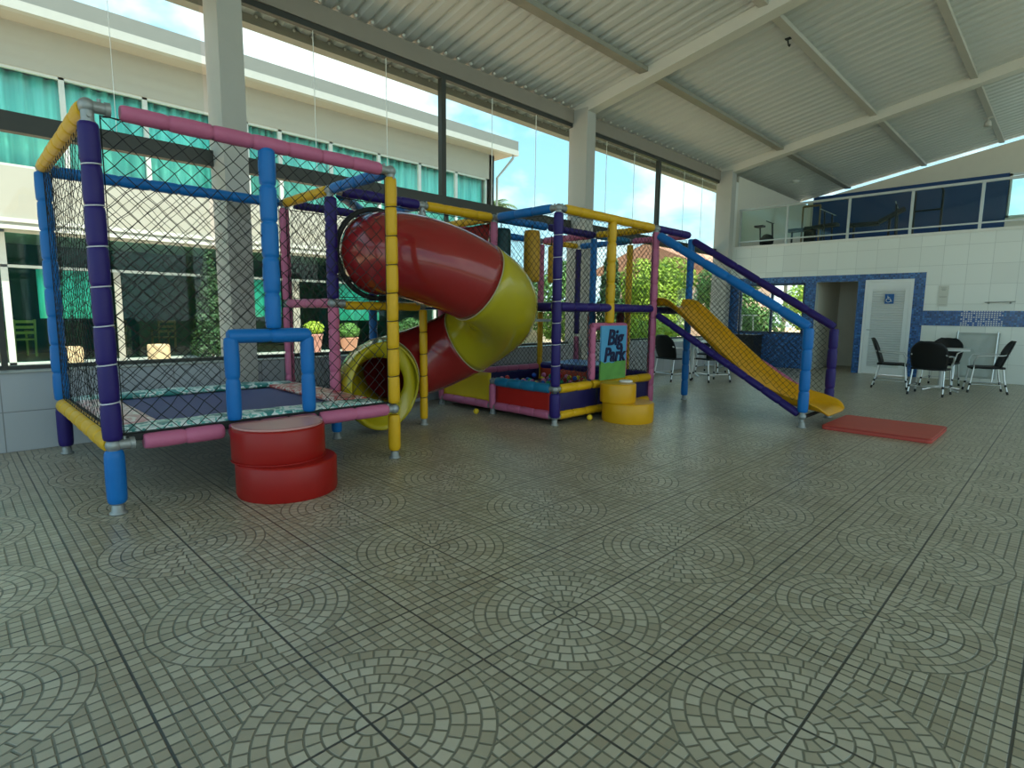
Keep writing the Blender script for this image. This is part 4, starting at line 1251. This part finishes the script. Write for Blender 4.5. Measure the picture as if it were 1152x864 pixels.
# ------------------------------------------------------------------ outside
GR = mat('warm_bounce_paving', (.74, .52, .33), .8, var=.1, vscale=2, bump=.2)  # unseen paving, tinted orange so its bounce warms the roof
struct(MB().box((-60, -40, -.3), (-6.87, 70, -.02)), 'ground', GR)
struct(MB().box((9, -40, -.3), (60, 70, -.02)), 'ground', mat('green_bounce_ground', (.07, .12, .045), .9, var=.3, vscale=2))  # unseen ground, made green so its bounce tints the ceiling
gv = MB().grid(lambda u, v: (-15.95+1.2*u, -6+22*v, .02+.03*noise.noise(Vector((u*20, v*160, 0)))), 24, 160).build('gravel_strip', mat('white_gravel', (.78, .77, .72), .8, var=.2, vscale=30, bump=1, bscale=60))
gv['kind'] = 'stuff'; gv['label'] = 'strip of white gravel in front of the opposite building'; gv['category'] = 'gravel'

bld = thing('hotel_building', 'two-storey cream building with turquoise curtained windows across the courtyard', 'building', (-16, 5, 0))
BW = mat('facade_white', (.39, .375, .32), .7, var=.03)
BX0, BY1 = -16., 15.0
mb = MB()
Z0, Z1, ZT = 2.95, 4.21, 7.1
mb.box((BX0-.25, -12, Z0), (BX0, BY1, Z1)); mb.box((BX0-.25, -12, 6.22), (BX0, BY1, ZT)); mb.box((BX0-.25, BY1-.25, Z1), (BX0, BY1, 6.22))
mb.box((BX0-8, BY1-.25, 0), (BX0, BY1, ZT)); mb.box((BX0-.2, BY1-.9, 0), (BX0, BY1, Z0))
mb.box((BX0-8, -12, 0), (BX0-7.8, BY1, ZT)); mb.box((BX0-7.8, -12, 3.0), (BX0-.25, BY1, 3.2)); mb.box((BX0-8, -12, 0), (BX0, -11.8, ZT))
mb.build('wall', BW, bld)
mb = MB()
mb.box((BX0-.02, -12, Z0-.03), (BX0+.10, BY1+.05, Z0+.05)); mb.box((BX0-.02, -12, Z0+.12), (BX0+.06, BY1+.05, Z0+.20))
mb.build('string_course', mat('facade_moulding', (.62, .62, .56), .6), bld)
mb = MB(); mb.box((BX0-8.3, -12.4, 7.1), (BX0+.75, BY1+.5, 7.16)); mb.build('soffit', BW, bld)
mb = MB(); mb.box((BX0+.60, -12.4, 7.23), (BX0+.78, BY1+.5, 7.56)); mb.build('fascia', mat('grey_fascia_sheet', (.17, .18, .165), .6), bld, 'grey corrugated fascia')
mb = MB(); mb.box((BX0+.62, -12.4, 7.05), (BX0+.8, BY1+.5, 7.23)); mb.build('gutter', mat('gutter_white', (.40, .41, .38), .45), bld)
mb = MB(); mb.prism([(BX0+.6, -12.4, 7.22), (BX0+.6, -12.4, 7.28), (BX0-4, -12.4, 8.2), (BX0-8.3, -12.4, 7.28), (BX0-8.3, -12.4, 7.16)], (0, 27.9+BY1-15, 0)); mb.build('roof', mat('grey_roof_sheet', (.4, .42, .40), .5), bld)
mb = MB().tube([(BX0+.7, BY1+.3, 7.08), (BX0+.7, BY1+.3, 6.95), (BX0+.1, BY1+.06, 6.3), (BX0+.1, BY1+.06, 0)], .045, 8); mb.build('downpipe', MATS['gutter_white'], bld)
ybs = [-11, -9.4, -7.8, -6.2, -4.6, -3, -1.3, .55, 2.2, 3.75, 5.2, 6.05, 6.94, 8.45, 10.07, 11.63, 13.2, 14.65]
WF = mat('facade_frame', (.55, .58, .54), .4)
for a, b in zip(ybs[:-1], ybs[1:]):
    fr = MB()
    for y in (a, b-.05): fr.box((BX0-.12, y, Z1), (BX0-.02, y+.05, 6.22))
    for z in (Z1, 4.9, 6.17): fr.box((BX0-.12, a, z), (BX0-.02, b, z+.05))
    wo = fr.build('window', WF, bld)
    MB().box((BX0-.08, a+.04, Z1+.04), (BX0-.072, b-.04, 6.18)).build('pane', GLASSB, wo)
    n_f = 26
    def cur(u, v, a=a, b=b): return (BX0-.32+.045*math.sin(u*n_f*1.3+a)+.02*math.sin(u*61+a*3), a+(b-a)*u, Z1-.1+2.1*v)
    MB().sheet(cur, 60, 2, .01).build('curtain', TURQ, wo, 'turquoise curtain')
# ground floor glazing, recessed
gx = BX0-.45
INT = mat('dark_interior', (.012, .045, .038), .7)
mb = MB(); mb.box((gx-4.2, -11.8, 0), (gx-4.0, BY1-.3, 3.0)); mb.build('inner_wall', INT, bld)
mb = MB(); mb.box((gx-4.0, -11.8, .0), (BX0-.26, BY1-.3, .035)); mb.build('inner_floor', mat('inner_floor_tile', (.16, .16, .13), .35), bld)
gy = [-10, -7, -4, -1.2, 1.0, 2.75, 5.6, 7.2, 8.7, 10.6, 12.5, 14.4]
for a, b in zip(gy[:-1], gy[1:]):
    fr = MB()
    for y in (a, b-.06): fr.box((gx-.05, y, 0.03), (gx+.05, y+.06, 2.95))
    for z in (.03, 2.15, 2.89): fr.box((gx-.05, a, z), (gx+.05, b, z+.06))
    wo = fr.build('shopfront', WF, bld)
    MB().box((gx-.004, a+.05, .08), (gx+.004, b-.05, 2.9)).build('pane', GLASSG, wo)
for (a, b, z0) in ((1.55, 2.9, 1.05), (5.55, 7.1, 1.1), (8.9, 10.4, 1.0), (-3, -1.4, 1.0)):
    def cur2(u, v, a=a, b=b, z0=z0): return (gx-.25+.04*math.sin(u*30), a+(b-a)*u, z0+(2.15-z0)*v)
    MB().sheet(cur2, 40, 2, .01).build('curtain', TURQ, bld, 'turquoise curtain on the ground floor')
for (a, b) in ((2.95, 3.08), (7.3, 7.5)):
    MB().box((gx-.02, a, 0.03), (gx+.06, b, 2.15)).build('pier', BW, bld, 'white pier')

# wooden restaurant chairs behind the glass
WOOD = mat('brown_wood', (.22, .09, .04), .5, var=.25, vscale=12)
WOODY = mat('yellow_wood', (.46, .36, .10), .5, var=.15)
def wood_chair(m_, label):
    t = thing('wooden_chair', label, 'chair')
    part(MB().box((-.24, -.22, .42), (.24, .24, .46)), 'seat', m_, t)
    for sx in (-.22, .22):
        part(MB().box((sx-.02, -.21, 0), (sx+.02, -.17, .64)), 'leg', m_, t)
        part(MB().bar((sx, .21, 0), (sx, .27, .95), .04, .04), 'leg', m_, t)
        part(MB().box((sx-.025, -.22, .63), (sx+.025, .25, .66)), 'armrest', m_, t)
    bk = MB()
    for z in (.58, .72, .86): bk.box((-.22, .225+.05*(z-.5), z), (.22, .25+.05*(z-.5), z+.07))
    part(bk, 'backrest', m_, t)
    return t
c_y = wood_chair(WOODY, 'yellow wooden armchair behind the glass at the far left of the opposite building')
c_y.location = (-19.2, 1.35, .04); c_y.rotation_euler = (0, 0, R(-70))
c_w = wood_chair(WOOD, 'brown wooden armchair behind glass, left of the white pier')
c_w.location = (-18.4, 3.15, .04); c_w.rotation_euler = (0, 0, R(40))
dup(c_w, (-18.9, 4.5, .04), R(-80), 'brown wooden armchair left of the clipped conical shrub', 'brown chairs behind the glass')
dup(c_w, (-19.2, 6.0, .04), R(30), 'brown wooden armchair right beside the clipped conical shrub', 'brown chairs behind the glass')
c_w['group'] = 'brown chairs behind the glass'

# plants and pots
LEAF = {}
def leafmat(name, c, var=.45):
    return mat(name, c, .55, var=var, vscale=3.5, spec=.3)
def foliage(mb, blobs, n, size, up=.3, rg=rng):
    tot = sum(b[3]*b[4] for b in blobs)
    for (bx, by, bz, rx, rz) in blobs:
        for _ in range(int(n*rx*rz/tot)):
            while True:
                d = Vector((rg.uniform(-1, 1), rg.uniform(-1, 1), rg.uniform(-1, 1)))
                if .15 < d.length < 1: break
            d = d.normalized()*(d.length**.45)
            p = Vector((bx+d.x*rx, by+d.y*rx, bz+d.z*rz))
            nrm = (d+Vector((rg.uniform(-.8, .8), rg.uniform(-.8, .8), rg.uniform(-.3, .9)))).normalized()
            a = nrm.cross(Vector((rg.uniform(-1, 1), rg.uniform(-1, 1), rg.uniform(-1, 1)))).normalized(); b = nrm.cross(a)
            s_ = size*rg.uniform(.6, 1.3)
            mb.add([p-a*s_, p+b*s_*.45+nrm*s_*.1, p+a*s_, p-b*s_*.45-nrm*s_*.1], [(0, 1, 2), (0, 2, 3)])
def plant(name, label, cat, loc, blobs, n, size, m_, trunk=None, group=None):
    t = thing(name, label, cat, loc, 0, group)
    mb = MB(); foliage(mb, blobs, n, size); part(mb, 'foliage', m_, t)
    if trunk:
        part(MB().tube([(0, 0, 0), (trunk[0]*.3, 0, trunk[1]*.5), (0, trunk[0]*.3, trunk[1])], [trunk[2], trunk[2]*.8, trunk[2]*.5], 8), 'trunk', mat('bark', (.16, .12, .08), .8), t)
    return t
LG1 = leafmat('dark_leaf', (.045, .13, .035)); LG2 = leafmat('mid_leaf', (.10, .24, .05)); LG3 = leafmat('lime_leaf', (.34, .50, .05)); LG4 = leafmat('grey_green_leaf', (.14, .24, .12))
LGC = leafmat('conifer_leaf', (.03, .085, .03))
cone = [(0, 0, .35+.35*i, .48*(1-i/7)+.05, .32) for i in range(7)]
plant('conical_shrub', 'clipped conical green shrub on the gravel before the opposite building', 'shrub', (-15.4, 4.75, 0), cone, 5200, .05, LGC, (.02, 2.0, .03))
TERRA = mat('terracotta', (.5, .26, .17), .7, var=.12)
PINKT = mat('pink_clay', (.55, .27, .22), .7, var=.12)
TANP = mat('tan_block', (.62, .46, .27), .8, var=.12, vscale=8, bump=.4)
def potted(loc, r, h, m_, lm, label, fr):
    t = thing('potted_plant', label, 'potted plant', loc)
    mb = MB().lathe([(r*.7, 0), (r, h*.9), (r*1.08, h*.92), (r*1.08, h), (r*.9, h), (r*.85, h*.85)], (0, 0, 0), 20); part(mb, 'pot', m_, t)
    mb = MB(); foliage(mb, [(0, 0, h+fr*.6, fr, fr*.75)], 900, .05); part(mb, 'foliage', lm, t)
potted((-15.75, 7.6, 0), .24, .62, PINKT, LG3, 'tall pink clay pot with a lime green plant seen past the trampoline net', .28)
potted((-15.75, 8.72, 0), .27, .50, TERRA, LG2, 'wide terracotta pot with a round green plant behind the pink tower post', .33)
potted((-15.0, 10.5, 0), .35, .5, PINKT, LG1, 'clay pot with a dark leafy plant seen through the tower', .45)
def block(loc, label, w=.46, h=.42):
    t = thing('planter_box', label, 'planter', loc, .2, 'tan planter boxes on the gravel')
    part(MB().lathe([(w*.5, 0), (w*.53, .03), (w*.52, h-.03), (w*.5, h), (w*.4, h), (w*.38, h-.08)], (0, 0, 0), 14), 'box', TANP, t)
    part(MB().lathe([(w*.38, 0), (w*.3, .03), (w*.1, .05)], (0, 0, h-.09), 12), 'soil', mat('soil', (.12, .08, .05), .9), t)
block((-15.6, 3.6, .03), 'tan planter box on the gravel right of the purple corner post')
block((-15.6, 1.9, .03), 'tan planter box on the gravel half behind the blue corner post')

# trees beyond window bays
TG = 'trees and shrubs beyond the windows'
cyp = [(0, 0, .4+.42*i, .42*(1-(i/8)**2)+.06, .4) for i in range(8)]
plant('cypress', 'narrow dark cypress seen between the yellow tower post and the blue post', 'tree', (-11.5, 16.3, 0), cyp, 5200, .07, LG1, (.02, 3, .05), TG)
plant('leafy_tree', 'lime green bushy tree beyond the top of the ramp slide', 'tree', (-11.0, 18.4, 0), [(0, 0, 1.5, 1.2, 1.3), (.3, .6, 2.6, .9, .8), (-.3, -.5, 2.4, .8, .9)], 7000, .08, LG3, (.1, 2, .08), TG)
plant('leafy_tree', 'mid green tree behind the yellow far tower post', 'tree', (-13.0, 21.4, 0), [(0, 0, 1.6, 1.3, 1.4), (.2, .5, 2.6, 1.0, .9)], 6000, .09, LG2, (.1, 2.4, .09), TG)
plant('leafy_tree', 'dark green tree to the right beyond the corner column', 'tree', (-11.2, 24.6, 0), [(0, 0, 1.7, 1.4, 1.5), (.3, .8, 3.0, 1.0, .9), (0, -.9, 2.6, .9, .9)], 7000, .09, LG2, (.1, 2.6, .1), TG)
plant('leafy_tree', 'tall green tree beyond the purple and pink tower posts', 'tree', (-12.9, 15.2, 0), [(0, 0, 1.6, 1.2, 1.3), (.2, .6, 2.5, .8, .7)], 5200, .09, LG2, (.1, 2.4, .09), TG)
plant('leafy_tree', 'green shrub mass seen under the tower deck', 'tree', (-12.5, 11.9, 0), [(0, 0, 1.0, 1.0, 1.0), (.2, .8, 1.5, .8, .7)], 4600, .08, LG4, (.1, 1.4, .07), TG)
plant('hedge', 'low lime hedge seen below the ramp slide', 'hedge', (-9.2, 15.0, 0), [(0, -1.4+.7*i, .55, .55, .6) for i in range(5)], 6000, .06, LG3, None, TG)
plant('hedge', 'dark hedge beneath the garden window of the mosaic wall', 'hedge', (-8.5, 20.2, 0), [(0, -1.4+.7*i, .8, .7, .85) for i in range(6)], 7000, .07, LG2, None, TG)
plant('leafy_tree', 'broad tree whose crown fills the garden window', 'tree', (-8.4, 27.6, 0), [(0, 0, 1.8, 1.3, 1.3), (.6, .6, 2.6, 1.1, .9), (1.0, -.2, 1.2, .9, .9)], 7000, .09, LG3, (.1, 2.2, .09), TG)
def palm(loc, h, label, n=16, L=1.5):
    t = thing('palm_tree', label, 'palm', loc, 0, 'palms beyond the windows')
    part(MB().tube([(0, 0, 0), (.06, .03, h*.5), (0, 0, h)], [.13, .1, .08], 10), 'trunk', mat('palm_bark', (.3, .25, .18), .85), t)
    for k_ in range(n):
        a = 2*PI*k_/n+rng.uniform(-.1, .1); el = rng.uniform(.15, 1.1); mb = MB(); d = Vector((math.cos(a), math.sin(a), 0))
        pts = [Vector((0, 0, h))+d*L*s_*math.cos(el)*(1)+Z_*(L*s_*math.sin(el)-.55*L*s_*s_) for s_ in [i/9 for i in range(10)]]
        mb.tube(pts, .01, 4, False); sd_ = Vector((-d.y, d.x, 0))
        for i in range(1, 10):
            w = L*.28*(1-abs(i/9-.4))
            for sg_ in (-1, 1):
                tip = pts[i]+sd_*sg_*w+(pts[i]-pts[i-1])*1.1-Z_*w*.35
                mb.add([pts[i-1], (pts[i-1]+tip)/2+Z_*.01, tip, pts[i]], [(0, 1, 2), (0, 2, 3)])
        part(mb, 'frond', LG4, t)
palm((-22, 20.5, 0), 6.6, 'distant palm whose top shows right of the opposite building', 14, 1.6)
palm((-12.8, 30.5, 0), 4.5, 'palm top showing beyond the corner column', 14, 1.4)
palm((-10.4, 29.5, 0), 3.4, 'young palm seen in the garden window', 12, 1.5)
palm((2.4, 25.0, 0), 3.9, 'palm seen through the bright window above the gym', 14, 1.8)
# neighbour's house with a red tile roof
hs = thing('neighbour_house', 'distant house with a reddish tiled roof beyond the garden', 'house', (-19, 34, 0))
mb = MB(); mb.box((-24, 33, 0), (-16.5, 44, 4.0)); mb.build('wall', mat('house_wall', (.66, .5, .40), .8), hs)
mb = MB(); mb.prism([(-15.8, 32.4, 4.0), (-15.8, 32.4, 4.15), (-20.2, 32.4, 5.9), (-24.7, 32.4, 4.15), (-24.7, 32.4, 4.0)], (0, 12.2, 0)); mb.build('roof', mat('red_roof_tile', (.5, .26, .17), .8, var=.25, vscale=14, bump=.5), hs)
# garden wall
struct(MB().box((-14.6, 12, 0), (-14.4, 27.6, 1.55)), 'wall_garden', mat('garden_wall', (.6, .58, .5), .8))
# round table shape standing in for a rail beyond the mosaic window
gt = thing('rail_stand_in', 'white round table shape standing in for a rail outside the mosaic window', 'table', (-7.3, 17.4, 0))
part(MB().lathe([(.4, 0), (.42, .01), (.42, .03), (.4, .035)], (0, 0, 1.28), 24), 'tabletop', TABLEW, gt)
for k_ in range(3):
    a_ = k_*2.09; part(MB().tube([(0.3*math.cos(a_), .3*math.sin(a_), 1.28), (.36*math.cos(a_), .36*math.sin(a_), 0)], .02, 8), 'leg', TABLEW, gt)
